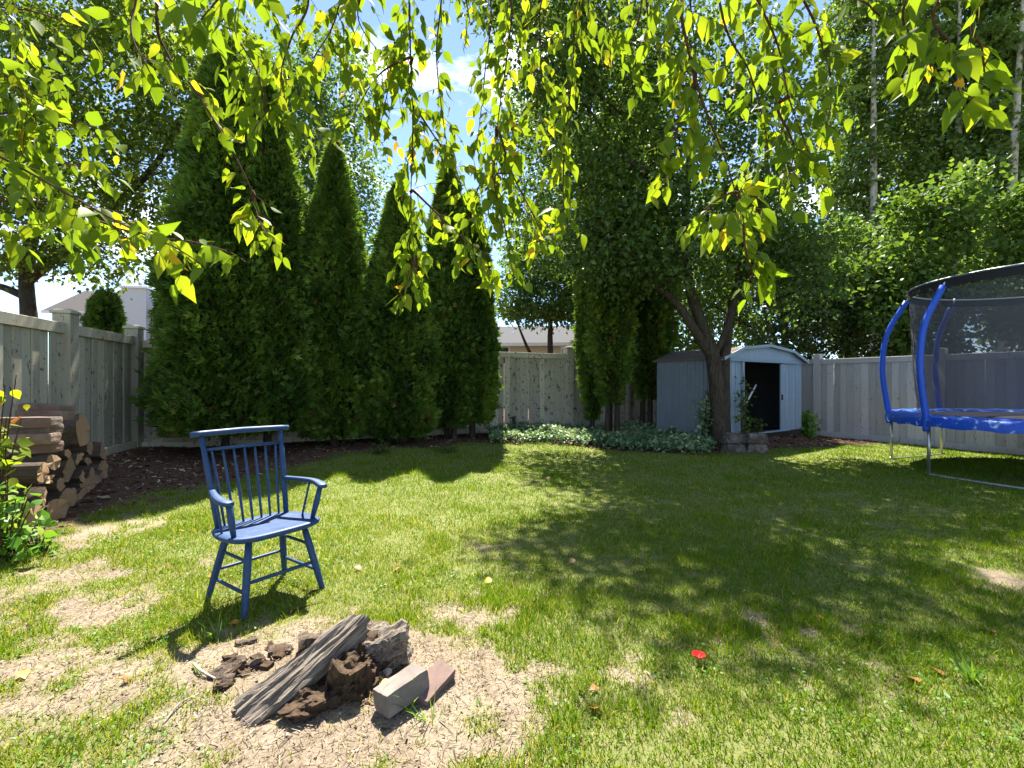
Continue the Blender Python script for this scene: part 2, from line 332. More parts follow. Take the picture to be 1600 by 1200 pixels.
# ------------------------------------------------------------------ fences
def board_mesh(name, wd, ht, th, mat, cut=0):
    b = MB(); b.box((0, 0, ht / 2), (wd, th, ht)); return b.mesh(name, mat, .004)
def fence(label, A, Bp, posts, zt, mat, inside, zfun, bw=.145, gaps=.006, rail_h=.14, post_w=.2, cap=True, rot_board=True, lean=.0, overlap=False, slit=0.):
    A = np.array(A, float); Bp = np.array(Bp, float); L = np.linalg.norm(Bp - A); d = (Bp - A) / L; nrm = np.array(inside)
    ang = math.atan2(d[1], d[0]); g0 = hg(*A)
    root = thing('wooden_fence', label, 'fence', (A[0], A[1], 0), ang)
    sgn = 1 if np.dot(nrm, [-d[1], d[0]]) > 0 else -1        # local +y points inside when sgn is 1
    ps = posts
    pm = {}
    for i, s in enumerate(ps):
        xy = A + d * s; g = hg(*xy) - .06; top = zfun(s) + zt + .13
        b = MB(); b.box((0, 0, (top - g) / 2), (post_w, post_w, top - g)); po = b.obj('post', mat, root, .006, loc=(s, 0, g))
        if cap:
            c = MB(); c.box((0, 0, .02), (post_w + .04, post_w + .04, .04)); c.box((0, 0, .055), (post_w + .02, post_w + .02, .03), taper=.6); c.obj('post_cap', mat, po, .004, loc=(0, 0, top - g + .001))
    segs = sorted(set([0.] + list(ps) + [L]))
    for s0, s1 in zip(segs[:-1], segs[1:]):
        if s1 - s0 < .25: continue
        a0 = s0 + (post_w / 2 + .002 if s0 in ps else 0); a1 = s1 - (post_w / 2 + .002 if s1 in ps else 0)
        z0, z1 = zfun(a0) + zt, zfun(a1) + zt; sl = math.atan2(z1 - z0, a1 - a0); ln = math.hypot(a1 - a0, z1 - z0)
        rm = MB().box((ln / 2, 0, -rail_h / 2), (ln, .10, rail_h)).obj('top_rail', mat, root, .005, loc=(a0, 0, z0), rot=(0, -sl, 0))
        if rot_board:
            h0, h1 = hg(*(A + d * a0)), hg(*(A + d * a1)); gs = math.atan2(h1 - h0, a1 - a0)
            MB().box((ln / 2, 0, .06), (ln, .05, .20)).obj('bottom_board', mat, root, .004, loc=(a0, sgn * .055, min(h0, h1) - .04), rot=(0, -gs, 0))
        x = a0; k = 0
        while x < a1 - .03:
            bwk = min(bw * random.uniform(.94, 1.05), a1 - x); bwk = a1 - x if a1 - (x + bwk) < .075 else bwk; xm = x + bwk / 2
            g = hg(*(A + d * xm)) - .04; ht = zfun(xm) + zt - rail_h - g - .002
            key = 'b%d' % (k % 4)
            if key not in pm: pm[key] = board_mesh('board', bw, 1.75, .022, mat)
            off = sgn * (.012 if (k % 2 or not overlap) else -.014) + random.uniform(-.003, .003)
            link('board', pm[key], root, (xm, off, g), (random.gauss(0, .002), random.gauss(0, .002 + lean * .6) if overlap else 0, 0), ((bwk - .002 + (.085 if overlap and k % 2 == 0 else -.012 if overlap else 0)) / bw, 1, ht / 1.75))
            x += bwk + (gaps if random.random() > slit else gaps + .04); k += 1
    return root
fence('grey-green weathered board fence with boxed capped posts behind the firewood', LP + LD * -9.2, LP + LD * -.08, [9.12 - 1.81 * k for k in range(5)][::-1], 1.9, M['fence_left'], LN, lambda s: .19, lean=.001, overlap=True, gaps=.004)
LB = float(np.linalg.norm(CORNER - LP))
fence('worn peeling whitish board fence running behind the cedars', LP + BD * .06, LP + BD * LB, [2.05, 4.35, 6.65, 8.75, 10.9, 13.2], 1.9, M['fence_back'], BN, lambda s: .14, gaps=.008, lean=.003, overlap=True, rail_h=.13, slit=.10)
fence('smooth light grey board fence behind the trampoline', CORNER + RD * .1, CORNER + RD * 9.6, [2.85, 5.25, 7.65], 1.85, M['fence_right'], RN, lambda s: .05 - .005 * s, gaps=.0015, cap=False, rail_h=.12, post_w=.16)

# ------------------------------------------------------------------ cedars
def cedar(label, x, y, Ht, Rad, n, z0=.25, prof=None, squash=1.0, seed=1, trunks=1, core=.70, size=.128, loose=0., group=None):
    g = hg(x, y); root = thing('cedar_tree', label, 'cedar tree', (x, y, g), 0, group)
    r_ = np.random.default_rng(seed); n = int(n * 1.8)
    prof = prof or [(0, .55), (.06, .88), (.2, 1), (.42, .93), (.65, .70), (.85, .38), (.95, .17), (1, .03)]
    pt, pr = zip(*prof)
    def rad(t, a, zz):
        lump = .70 + .58 * fbm(a * 1.9 + seed * 3.3, zz * 1.0, seed, 3) + .34 * (vnoise(a * 4.6 + 9, zz * 2.4, seed + 5) - .5)
        return Rad * np.interp(t, pt, pr) * lump
    # trunk
    tb = MB()
    for k in range(trunks):
        a = 2.1 * k + seed; o = Vector((math.cos(a), math.sin(a), 0)) * (.13 if trunks > 1 else 0)
        tb.tube(catmull([o * 1.2 + Vector((0, 0, -.08)), o + Vector((0, 0, .25)), o * .8 + Vector((.03, 0, Ht * .35)), o * .2 + Vector((0, 0, Ht * .9))], 4), [.10, .065, .05, .015], 7, jit=.08)
    tb.obj('trunk', M['bark_dark'], root)
    # inner twiggy mass
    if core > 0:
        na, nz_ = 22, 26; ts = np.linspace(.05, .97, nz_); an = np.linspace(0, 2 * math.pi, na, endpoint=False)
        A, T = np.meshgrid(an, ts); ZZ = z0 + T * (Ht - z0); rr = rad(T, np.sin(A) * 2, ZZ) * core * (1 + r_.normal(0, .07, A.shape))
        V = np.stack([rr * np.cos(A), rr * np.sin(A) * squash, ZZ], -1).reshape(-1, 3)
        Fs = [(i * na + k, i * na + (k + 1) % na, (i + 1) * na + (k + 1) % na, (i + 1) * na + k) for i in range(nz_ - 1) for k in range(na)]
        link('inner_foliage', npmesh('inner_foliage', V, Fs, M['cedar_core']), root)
    t = r_.random(n * 2); keep = r_.random(n * 2) < np.interp(t, pt, pr) + .12; t = t[keep][:n]; n = len(t)
    a = r_.random(n) * 2 * math.pi; zz = z0 + t * (Ht - z0)
    dep = 1 - np.abs(r_.normal(0, .13 + loose, n)); rr = rad(t, np.sin(a) * 2, zz) * np.clip(dep, .25, 1.05)
    hole = vnoise(np.sin(a) * 3.5 + np.cos(a) * 2.3 + seed, zz * 2.6, seed + 30) * .6 + vnoise(np.sin(a) * 8, zz * 6 + np.cos(a) * 4, seed + 31) * .4; ok_ = (hole > .27) | (r_.random(n) < .25); tip = r_.random(n) < .05; rr = np.where(tip, rr * r_.uniform(1.02, 1.14, n), rr); a, zz, dep, rr, t, tip = (q_[ok_] for q_ in (a, zz, dep, rr, t, tip)); n = len(a)
    out = np.stack([np.cos(a), np.sin(a) * squash, np.zeros(n)], 1); P = np.stack([rr * np.cos(a), rr * np.sin(a) * squash, zz], 1)
    D = out * .75 + np.array([0, 0, .25]) + r_.normal(0, .42, (n, 3)); tan = np.stack([-np.sin(a), np.cos(a), np.zeros(n)], 1)
    Nn = tan + r_.normal(0, .55, (n, 3)); S = size * r_.uniform(.65, 1.3, n) * np.where(tip, 1.35, 1)
    rn = np.clip(.45 + 1.3 * (fbm(a * 2.4, zz * 1.9, seed + 2, 3) - .5) + r_.normal(0, .15, n), 0, .93); rn[(r_.random(n) < .010) | ((dep < .80) & (r_.random(n) < .30))] = 1
    link('foliage', scatter('foliage', P, D, Nn, S, SPRAY, M['cedar'], rn), root); return root
def at(u, Y): return (u - 800.) / F * Y
cedar('broad bushy cedar filling the corner behind the blue chair, tallest of the row', at(352, 8.0), 8.0, 7.0, 1.0, 15000, .35, seed=2, prof=[(0, .75), (.1, 1), (.25, 1), (.45, .74), (.7, .52), (.88, .32), (1, .04)])
cedar('tall slim cedar rising at the shoulder of the broad corner cedar', at(418, 8.3), 8.3, 6.5, .72, 10000, .35, seed=3, prof=[(0, .8), (.1, 1), (.4, .95), (.7, .68), (.88, .4), (1, .04)])
cedar('narrow pointed cedar standing alone with sky beside its tip', at(522, 8.95), 8.95, 5.75, .66, 11000, .15, seed=4, prof=[(0, .6), (.08, .95), (.3, 1), (.55, .80), (.78, .5), (.92, .22), (1, .02)])
cedar('dense cone-shaped cedar reaching down to the mulch', at(622, 9.45), 9.45, 5.15, .72, 11000, .12, seed=5)
cedar('loose open cedar with a bare grey stem showing in its side', at(700, 9.95), 9.95, 6.0, .58, 8500, .25, seed=6, loose=.1, core=.55, trunks=2)
cedar('shorter ragged cedar beside the open stretch of worn fence', at(738, 10.2), 10.2, 5.3, .52, 7500, .3, seed=7, loose=.1, core=.5)
tall = [(0, .25), (.1, .55), (.25, .8), (.5, 1), (.75, .8), (.9, .45), (1, .05)]
cedar('tall dark cedar with bare lower trunks above the pale ground cover', at(955, 10.6), 10.6, 7.6, .62, 8500, .75, seed=8, trunks=3, loose=.14, core=.4, prof=tall)
cedar('tall dark cedar between the bare trunks and the shed', at(1012, 11.2), 11.2, 7.8, .70, 8500, .8, seed=9, trunks=2, loose=.14, core=.45, prof=tall)
cedar('dark cedar at the end of the worn fence boards', at(925, 11.1), 11.1, 6.6, .40, 5500, .35, seed=10, loose=.12, core=.4, prof=tall)
cedar('small clipped cedar peeking over the grey-green fence before the white house', at(164, 10.0), 10.0, 3.05, .34, 4500, .3, seed=11, prof=[(0, .8), (.3, 1), (.6, .98), (.8, .8), (.93, .5), (1, .1)], size=.11)

# ------------------------------------------------------------------ deciduous trees
def tree(name, label, base, trunk, lobes, n, leaf, mat, barkm, cat='tree', r0=.16, tpl=LEAF4, clump=.16, nsec=7, seed=1, up=.9, droop=-.25, trunk_r=None, extra=None, shell=.5, group=None, per=10):
    """trunk: list of paths [(points relative to base)]; lobes: (x,y,z,rx,ry,rz) in world coordinates, filled with clustered leaves"""
    r_ = np.random.default_rng(seed); bx, by = base; g = hg(bx, by); root = thing(name, label, cat, (bx, by, g), 0, group); b = MB(); B0 = Vector((bx, by, g))
    ends = []
    for i, p in enumerate(trunk):
        pts, ra = p; pp = catmull([Vector(q) for q in pts], 5); b.tube(pp, ra, 9, jit=.05); ends += [(Vector(q), float(np.interp(k / (len(pp) - 1), np.linspace(0, 1, len(ra)), ra))) for k, q in enumerate(pp)]
    twigs = []
    for lx, ly, lz, rx, ry, rz in lobes:
        c = Vector((lx, ly, lz)) - B0
        st = min((e for e in ends if e[0].z < c.z + .2), key=lambda e: (e[0] - c).length + .4 * abs(e[0].z - c.z + rz), default=ends[0])
        mid = st[0].lerp(c, .5) + Vector((r_.normal(0, .12), r_.normal(0, .12), -.12 * (c - st[0]).length)); ra = min(st[1] * .7, .02 + .022 * (c - st[0]).length)
        lp = catmull([st[0], mid, c, c + (c - mid) * .4], 4); b.tube(lp, [ra, .012], 6, caps=False)
        for k in range(nsec):
            s0 = lp[int(r_.integers(4, len(lp)))]; e = c + Vector(rsph1(r_)) * 1.0; e = c + Vector(((e - c).x * rx, (e - c).y * ry, (e - c).z * rz)) * .9
            b.tube(catmull([s0, s0.lerp(e, .55) + Vector((0, 0, .1 * rz)), e], 3), [max(.006, ra * .4), .003], 4, caps=False)
    tm = b.obj('trunk', barkm, root)
    wts = np.array([(l[3] * l[4] * l[5]) ** .75 for l in lobes]); wts /= wts.sum(); nt_ = max(4, n // per); which = r_.choice(len(lobes), nt_, p=wts); Lb = np.array(lobes)[which]
    u = unit(r_.normal(size=(nt_, 3))); rr = (shell + (1 - shell) * r_.random(nt_) ** .6)[:, None]; rr = rr * (.78 + .45 * fbm(u[:, 0] * 2.4 + which, u[:, 2] * 2.4 + u[:, 1] * 2, seed, 3))[:, None]
    C = Lb[:, :3] + u * rr * Lb[:, 3:]
    k = r_.integers(0, nt_, n); P = C[k] + r_.normal(0, clump, (n, 3)) * np.array([1, 1, .7]) - np.array(B0)
    D = u[k] * .5 + np.array([0, 0, droop]) + r_.normal(0, .6, (n, 3)); Nn = np.array([0, 0, up]) + r_.normal(0, .55, (n, 3))
    rn = np.clip(.42 + .35 * (r_.random(nt_)[k] - .5) + r_.normal(0, .2, n), 0, 1)
    link('crown', scatter('crown', P, D, Nn, leaf * r_.uniform(.65, 1.3, n), tpl, mat, rn), root); return root
def rsph1(r_): v = r_.normal(size=3); return v / np.linalg.norm(v) * r_.random() ** .33

# tree in front of the shed (dappled crown over the back of the lawn)
tb = gpix(1128, 697)
tree('shade_tree', 'dark-trunked leafy tree forking low in front of the blue shed', (tb.x, tb.y),
     [([(0, 0, -.1), (-.02, .02, .25), (-.06, .05, .95), (-.16, .05, 1.75), (-.38, .05, 2.4), (-.60, .1, 3.2), (-.66, .1, 4.6), (-.5, .2, 6.2), (-.4, .2, 7.6)], [.23, .17, .15, .14, .105, .09, .08, .05, .02]),
      ([(-.16, .05, 1.70), (-.55, -.05, 2.25), (-1.0, -.1, 2.85), (-1.6, 0, 3.3), (-2.3, .1, 4.2)], [.10, .085, .07, .05, .02]),
      ([(.06, .08, .0), (.08, .1, .8), (.10, .12, 1.6), (.22, .15, 2.5), (.5, .2, 3.6), (.9, .2, 5.0), (1.0, .2, 6.5)], [.14, .12, .105, .09, .075, .05, .02]),
      ([(-.14, .05, 1.75), (.05, -.05, 2.2), (.2, -.1, 2.9), (.35, -.2, 4.2)], [.07, .06, .045, .02])],
     [(3.0, 8.4, 3.55, .8, .6, .5), (4.5, 8.6, 3.45, .8, .6, .5), (5.7, 9.0, 3.2, .7, .6, .6), (2.3, 8.6, 3.5, .7, .6, .5), (.35, 11.0, 5.1, .8, .8, .8), (1.3, 11.2, 6.3, 1.0, .9, 1.0), (.5, 11.0, 7.4, .8, .8, .8), (1.5, 10.8, 4.3, .8, .7, .6), (.9, 10.2, 8.6, .9, .8, .7), (1.5, 8.9, 4.2, 1.0, 1.0, 1.0), (2.4, 8.9, 5.3, 1.2, 1.1, 1.2), (3.6, 9.1, 4.4, 1.1, 1.0, 1.0), (4.9, 9.2, 4.5, 1.1, 1.0, 1.1), (1.6, 9.1, 6.4, 1.2, 1.1, 1.2), (3.5, 9.3, 6.6, 1.2, 1.0, 1.2),
      (5.2, 9.3, 6.2, 1.1, 1.1, 1.2), (1.9, 9.0, 8.0, 1.1, 1.0, 1.0), (4.6, 9.9, 8.0, 1.3, 1.0, 1.1), (5.3, 8.7, 3.6, .7, .8, .6), (.9, 8.5, 7.1, .9, .8, .9), (2.2, 9.4, 3.5, .8, .8, .6), (.6, 8.1, 8.3, .9, .7, .6), (1.6, 8.3, 8.9, 1.0, .6, .6), (3.0, 8.2, 9.1, 1.1, .5, .6), (3.2, 9.8, 8.2, 1.1, .9, 1.0), (.2, 8.8, 8.5, .9, .7, .6), (-.2, 9.4, 8.9, .8, .6, .6)],
     46000, .105, M['leaf_dark'], M['bark'], seed=21, nsec=10, clump=.25, per=55)
# beyond the left fence
tree('elm_tree', 'big spreading elm with small leaves beyond the grey-green fence', (at(42, 10.5), 10.5),
     [([(0, 0, -.1), (.02, 0, 1.2), (.05, 0, 2.4), (.0, 0, 3.6), (.3, 0, 5.5), (.5, 0, 8)], [.2, .17, .15, .13, .09, .03]), ([(.0, 0, 3.0), (-.6, -.1, 3.25), (-1.6, -.3, 3.4)], [.09, .07, .03]),
      ([(.05, 0, 3.4), (1.2, .2, 4.6), (2.6, .4, 6.2), (3.6, .4, 8.2)], [.11, .09, .07, .03])],
     [(-10.8, 10.2, 4.5, 1.4, 1.2, .9), (-9.4, 10.6, 4.4, 1.0, 1.0, .8), (-11.6, 10.5, 6.3, 1.6, 1.5, 1.3), (-9.6, 10.4, 6.2, 1.4, 1.4, 1.2), (-8.0, 10.8, 6.1, 1.1, 1.2, 1.2), (-7.3, 11.0, 7.6, 1.3, 1.3, 1.3), (-9.2, 10.5, 8.0, 1.6, 1.5, 1.3), (-11.2, 10.4, 8.3, 1.6, 1.5, 1.3), (-7.6, 11, 9.4, 1.5, 1.5, 1.2), (-9.8, 10.5, 9.9, 1.6, 1.5, 1.1), (-8.5, 10.3, 4.9, .6, .6, .5)],
     36000, .12, M['leaf_elm'], M['bark'], seed=22, clump=.20, nsec=6)
tree('birch_tree', 'airy light green birch behind the pointed cedars', (at(500, 14.5), 14.5),
     [([(0, 0, -.1), (.05, 0, 4), (0, 0, 8), (.1, 0, 12)], [.16, .13, .09, .02])],
     [(-6.4, 14.4, 6.4, 1.2, 1.2, 1.3), (-4.9, 14.5, 5.2, 1.1, 1.1, 1.1), (-5.6, 14.6, 8.0, 1.5, 1.4, 1.4), (-4.8, 14.4, 7.0, .9, .9, .9), (-6.6, 14.6, 9.4, 1.4, 1.4, 1.3), (-5.4, 14.5, 10.6, 1.3, 1.3, 1.3), (-5.2, 14.5, 3.8, .9, .9, .8), (-7.8, 14.6, 10.4, 1.4, 1.4, 1.3)],
     20000, .13, M['leaf_light'], M['bark_pale'], seed=23, clump=.24, nsec=5)
tree('ash_tree', 'small sunlit ash with two dark stems before the low bungalow', (at(860, 16.0), 16.0),
     [([(0, 0, -.1), (0, 0, 2.0), (0, 0, 3.2), (.1, 0, 4.6)], [.12, .10, .08, .02]), ([(-.05, 0, 1.1), (-.7, 0, 2.2), (-1.2, 0, 3.4)], [.08, .06, .02]), ([(.0, 0, 1.0), (.7, 0, 2.0), (.9, 0, 3.2)], [.08, .06, .02])],
     [(.0, 16, 4.2, .8, .8, .7), (.6, 15.8, 3.7, .8, .7, .4), (1.9, 15.8, 3.7, .8, .7, .4), (1.2, 16, 4.0, 1.0, .9, .7), (2.3, 16, 4.1, .8, .8, .8), (.7, 16, 5.3, 1.0, .9, .8), (2.0, 16.1, 5.3, .9, .9, .8)], 13000, .13, M['leaf_light'], M['bark_dark'], seed=24, clump=.2, per=16)
tree('poplar_tree', 'leafy poplar closing the view behind the middle of the garden', (at(930, 19.), 19.),
     [([(0, 0, -.1), (0, 0, 6), (.1, 0, 14)], [.25, .2, .04])],
     [(1.6, 19, 7.0, 1.6, 1.5, 1.6), (3.8, 19, 6.2, 1.6, 1.5, 1.6), (2.6, 19, 9.2, 1.9, 1.6, 1.8), (4.6, 19, 9.5, 1.8, 1.6, 1.8), (3.4, 19, 12.3, 1.9, 1.7, 1.8), (1.4, 19, 11.5, 1.4, 1.4, 1.6), (5.3, 19, 12.3, 1.4, 1.4, 1.6), (5.9, 18.5, 5.2, 1.6, 1.4, 1.5), (5.9, 18.6, 3.0, 1.3, 1.2, 1.2), (2.6, 19, 14.8, 1.6, 1.5, 1.4)],
     22000, .19, M['leaf_mid'], M['bark_dark'], seed=25, clump=.3, nsec=4)
# beyond the right fence
tree('lilac_thicket', 'tangled brownish-green lilac thicket above the grey fence beside the shed', (9.1, 13.6),
     [([(0, 0, -.1), (-.4, 0, 1.5), (-.9, 0, 3.4)], [.07, .06, .02]), ([(.1, 0, -.1), (.4, 0, 1.6), (.9, 0, 3.6)], [.07, .06, .02]), ([(-.5, .2, -.1), (-1.0, .2, 1.5), (-1.7, .2, 3.2)], [.06, .05, .02])],
     [(7.9, 13.6, 2.5, .9, .8, .8), (8.9, 13.5, 2.9, .9, .8, .9), (10.0, 13.3, 2.5, .9, .8, .9), (8.3, 13.6, 3.9, 1.0, .9, .8), (9.6, 13.5, 4.0, 1.0, .9, .8)], 15000, .11, M['leaf_lilac'], M['bark_dark'], cat='shrub', seed=26, nsec=12, shell=.6)
tree('ash_tree', 'bushy ash crown between the shed and the tall poplars', (9.0, 15.6),
     [([(0, 0, -.1), (0, 0, 2.5), (-.3, 0, 4.6), (-.3, 0, 6.5)], [.15, .12, .08, .02])],
     [(7.4, 15.4, 5.4, 1.2, 1.1, 1.1), (9.2, 15.4, 5.6, 1.3, 1.1, 1.1), (8.2, 15.5, 6.9, 1.2, 1.1, 1.0), (10.6, 15.2, 5.6, 1.0, 1.0, 1.0), (6.9, 15.8, 3.8, 1.0, .9, .9)], 17000, .12, M['leaf_mid'], M['bark_dark'], seed=27, nsec=6)
tree('maple_tree', 'bright broad-leaved maple sapling behind the trampoline pole', (10.7, 12.2),
     [([(0, 0, -.1), (0, 0, 1.8), (-.1, 0, 3.5), (.1, 0, 5.4)], [.10, .08, .06, .02])],
     [(9.9, 12.2, 3.2, .8, .7, .7), (11.2, 12.1, 3.5, .9, .8, .8), (10.2, 12.3, 4.5, .8, .7, .7), (11.2, 12.2, 5.4, .6, .6, .9), (12.5, 11.9, 4.4, .8, .8, .7), (10.7, 12.1, 2.3, .8, .7, .6), (12.6, 11.7, 3.0, .9, .8, .7), (13.0, 12.2, 5.6, .7, .6, .8), (10.5, 12.5, 5.8, .5, .5, .6), (11.8, 12.4, 6.4, .5, .5, .6), (13.9, 11.8, 4.0, .9, .8, .9), (9.3, 12.7, 4.1, .6, .5, .5)], 17000, .135, M['leaf_mid'], M['bark'], tpl=LEAFP, seed=28, nsec=8, shell=.3, clump=.22)
def poplar(label, x, y, Ht, Rr, n, seed, z0=2.5, bend=0):
    lob = [(x + bend * (z / Ht) + .5 * Rr * math.sin(z * 1.9 + seed), y + .75 * Rr + .3 * Rr * math.cos(z * 1.6 + seed), z, Rr * (1.0 - .45 * (z / Ht) ** 2), Rr, 1.5) for z in np.arange(z0 + 1, Ht, 1.55)]
    tree('poplar_tree', label, (x, y), [([(0, 0, -.1), (bend * .3, 0, Ht * .3), (bend * .6, 0, Ht * .6), (bend, 0, Ht)], [.26, .21, .15, .03])], lob, n, .22, M['leaf_poplar'], M['bark_pale'], tpl=LEAFP, seed=seed, clump=.24, nsec=5, shell=.62, up=.5)
poplar('columnar poplar with dense foliage, first of the row beyond the maple', at(1365, 26.0), 26.0, 25, 1.7, 24000, 31, 3)
poplar('columnar poplar with a pale streaked trunk in the middle of the row', at(1492, 24.0), 24.0, 24, 1.5, 21000, 32, 5.5, .3)
poplar('leaning poplar with a bare pale trunk at the end of the row', at(1560, 22.5), 22.5, 23, 1.5, 20000, 33, 7.5, 1.4)
poplar('slim poplar standing behind the row of pale trunks', at(1430, 29.0), 29.0, 27, 1.7, 18000, 34, 2)
poplar('poplar half hidden at the far end above the trampoline net', at(1650, 25.0), 25.0, 25, 1.8, 15000, 35, 2)
tree('linden_tree', 'rounded light green linden filling the gap behind the shed', (at(1090, 21.), 21.), [([(0, 0, -.1), (0, 0, 3), (.1, 0, 8)], [.2, .16, .04])],
     [(6.9, 21, 4.0, 1.6, 1.3, 1.4), (9.2, 21, 3.6, 1.7, 1.3, 1.4), (8.2, 21, 6.2, 1.8, 1.4, 1.6), (6.4, 21.2, 6.6, 1.4, 1.3, 1.5), (10.6, 21, 5.6, 1.5, 1.3, 1.4), (8.8, 21, 8.6, 1.7, 1.4, 1.5), (11.8, 21.3, 3.6, 1.4, 1.3, 1.3), (12.6, 21.3, 6.4, 1.6, 1.3, 1.5)], 17000, .19, M['leaf_light'], M['bark_dark'], seed=36, clump=.3, nsec=4)
# ------------------------------------------------------------------ houses beyond the fences
M['siding'] = newmat('white_siding')[0]
def siding():
    m = M['siding']; t = m.node_tree; p = [n for n in t.nodes if n.type == 'BSDF_PRINCIPLED'][0]
    v = coords(t, rnd=False); wv = N(t, 'ShaderNodeTexWave', Scale=1.9, Distortion=0.0); wv.bands_direction = 'Z'; wv.wave_profile = 'SAW'; t.links.new(v, wv.inputs['Vector'])
    p.inputs['Base Color'].default_value = (.48, .50, .53, 1); p.inputs['Roughness'].default_value = .55; bump(t, p, wv.outputs['Fac'], .7, .03)
siding()
M['cream'] = simple('cream_wall', (.55, .51, .38), .8, var=.05)
M['shingle'] = simple('grey_shingle', (.075, .07, .067), .95, var=.3, scale=25, spec=.05)
M['shingle_pale'] = simple('pale_shingle', (.085, .085, .09), .95, var=.2, scale=25, spec=.05)
M['trim'] = simple('white_trim', (.75, .75, .74), .5, var=.04)
m_, t_, p_, o_ = newmat('window_glass'); p_.inputs['Base Color'].default_value = (.03, .05, .06, 1); p_.inputs['Roughness'].default_value = .05; M['glass'] = m_
def gable(root, x0, x1, y0, y1, ze, zr, mat, wallm, along='x', ov=.35):
    MB().box(((x0 + x1) / 2, (y0 + y1) / 2, ze / 2), (x1 - x0, y1 - y0, ze)).obj('wall', wallm, root)
    b = MB(); ym = (y0 + y1) / 2; xm = (x0 + x1) / 2; th = .12
    if along == 'x':
        k = (zr - ze) / (ym - y0); e = ze - k * ov
        b.prism([(y0 - ov, e), (ym, zr), (y1 + ov, e), (y1 + ov, e + th), (ym, zr + th), (y0 - ov, e + th)], x0 - ov, x1 + ov, 'yz')
        MB().prism([(y0, ze + .002), (y1, ze + .002), (ym, zr - .01)], x0 + .01, x1 - .01, 'yz').obj('gable_wall', wallm, root)
    else:
        k = (zr - ze) / (xm - x0); e = ze - k * ov
        b.prism([(x0 - ov, e), (xm, zr), (x1 + ov, e), (x1 + ov, e + th), (xm, zr + th), (x0 - ov, e + th)], y0 - ov, y1 + ov, 'xz')
        MB().prism([(x0, ze + .002), (x1, ze + .002), (xm, zr - .01)], y0 + .01, y1 - .01, 'xz').obj('gable_wall', wallm, root)
    rf = b.obj('roof', mat, root)
    if along == 'x': MB().box((xm, y0 - ov - .02, e + .05), (x1 - x0 + 2 * ov, .06, .16)).obj('gutter', M['trim'], rf)
    return rf
hx, hy = at(205, 28.), 28.
h1 = thing('house', 'white sided two-storey house with chimney beyond the corner fence', 'house', (hx, hy, 0), R(12))
gable(h1, -5.2, 6.0, 2.0, 9.0, 5.75, 7.5, M['shingle'], M['siding'])
gable(h1, .75, 3.4, .7, 2.2, 5.6, 6.5, M['shingle'], M['siding'], 'y', .25)
ch = MB().box((.0, .75, 3.5), (1.3, 1.0, 7.0)).obj('chimney', M['siding'], h1)
MB().box((0, .75, 7.06), (1.5, 1.2, .12)).obj('chimney_cap', M['trim'], ch)
MB().tube([(.1, .75, 7.1), (.1, .75, 7.45)], .10, 8).obj('flue_pipe', M['metal'], ch)
w1 = MB().box((4.6, 1.97, 3.9), (1.3, .06, 1.2)).obj('window', M['trim'], h1); MB().box((4.6, 1.93, 3.9), (1.1, .03, 1.0)).obj('pane', M['glass'], w1)
h2 = thing('bungalow', 'low cream bungalow with pale grey roof behind the worn fence', 'house', (at(835, 24.), 24., 0), R(-4))
gable(h2, -4.4, 5.6, 0, 7.5, 3.35, 4.55, M['shingle_pale'], M['cream'], 'x', .45)
for xw, ww in ((-1.75, .9), (2.0, 1.2)):
    wo_ = MB().box((xw, -.02, 2.72), (ww + .16, .07, .95)).obj('window', M['trim'], h2)
    for s in (-1, 1): MB().box((xw + s * ww / 4, -.06, 2.72), (ww / 2 - .04, .03, .8)).obj('pane', M['glass'], wo_)
MB().tube([(-1.2, 2.0, 3.6), (-1.2, 2.0, 4.15)], .07, 8).obj('vent_pipe', M['metal'], h2)

# ------------------------------------------------------------------ garden shed
def shed_mat(name, base, rust=.3):
    m, t, p, o = newmat(name); v = coords(t, (1, 1, .6)); n = tnoise(t, v, 3.0, 6, .65); k = tnoise(t, v, 16, 4, .6)
    c = mixc(t, n, tuple(x * .78 for x in base), tuple(min(1, x * 1.12) for x in base))
    c = mixc(t, ramp(t, k, [(.60, (0, 0, 0)), (.78, (.7, .7, .7))]), c, tuple(min(1, x * 1.5 + .03) for x in base))
    c = mixc(t, ramp(t, tnoise(t, coords(t, (3, 3, .9)), 7, 6, .75), [(.66, (0, 0, 0)), (.74, (.7, .7, .7))]), c, (.13, .075, .045))
    t.links.new(c, p.inputs['Base Color']); p.inputs['Roughness'].default_value = .6; p.inputs['Specular IOR Level'].default_value = .3; bump(t, p, tnoise(t, v, 5, 2), .5, .03); return m
M['shed'] = shed_mat('faded_blue_steel', (.30, .39, .48)); M['shed_side_shaded'] = shed_mat('shaded_blue_steel', (.17, .195, .225)); M['shed_door'] = shed_mat('white_blue_steel', (.26, .34, .43))  # side steel is darker than the front: its shade is put into the colour
M['shed_roof'] = simple('mossy_roof', (.13, .105, .085), .95, var=.6, scale=14); M['dark_in'] = simple('shaded_interior', (.04, .042, .045), .9, var=.3)  # dark interior colour has the shade inside the shed painted in
P0 = np.array([4.06, 9.24]); su = np.array([.829, .559]); SW, SD, Z0 = 3.25, 1.5, .24
shed = thing('garden_shed', 'faded blue metal garden shed with its sliding door standing open', 'shed', (P0[0], P0[1], Z0), math.atan2(su[1], su[0]))
MB().box((SW / 2, SD / 2, -.06), (SW + .06, SD + .06, .12)).obj('floor', M['dark_wood'], shed, .005)
ZE = 1.57; ZP = 1.87; prof_ = [(-.06, ZE - .02), (.62, ZE + .21), (SW / 2, ZP), (SW - .62, ZE + .21), (SW + .06, ZE - .02)]
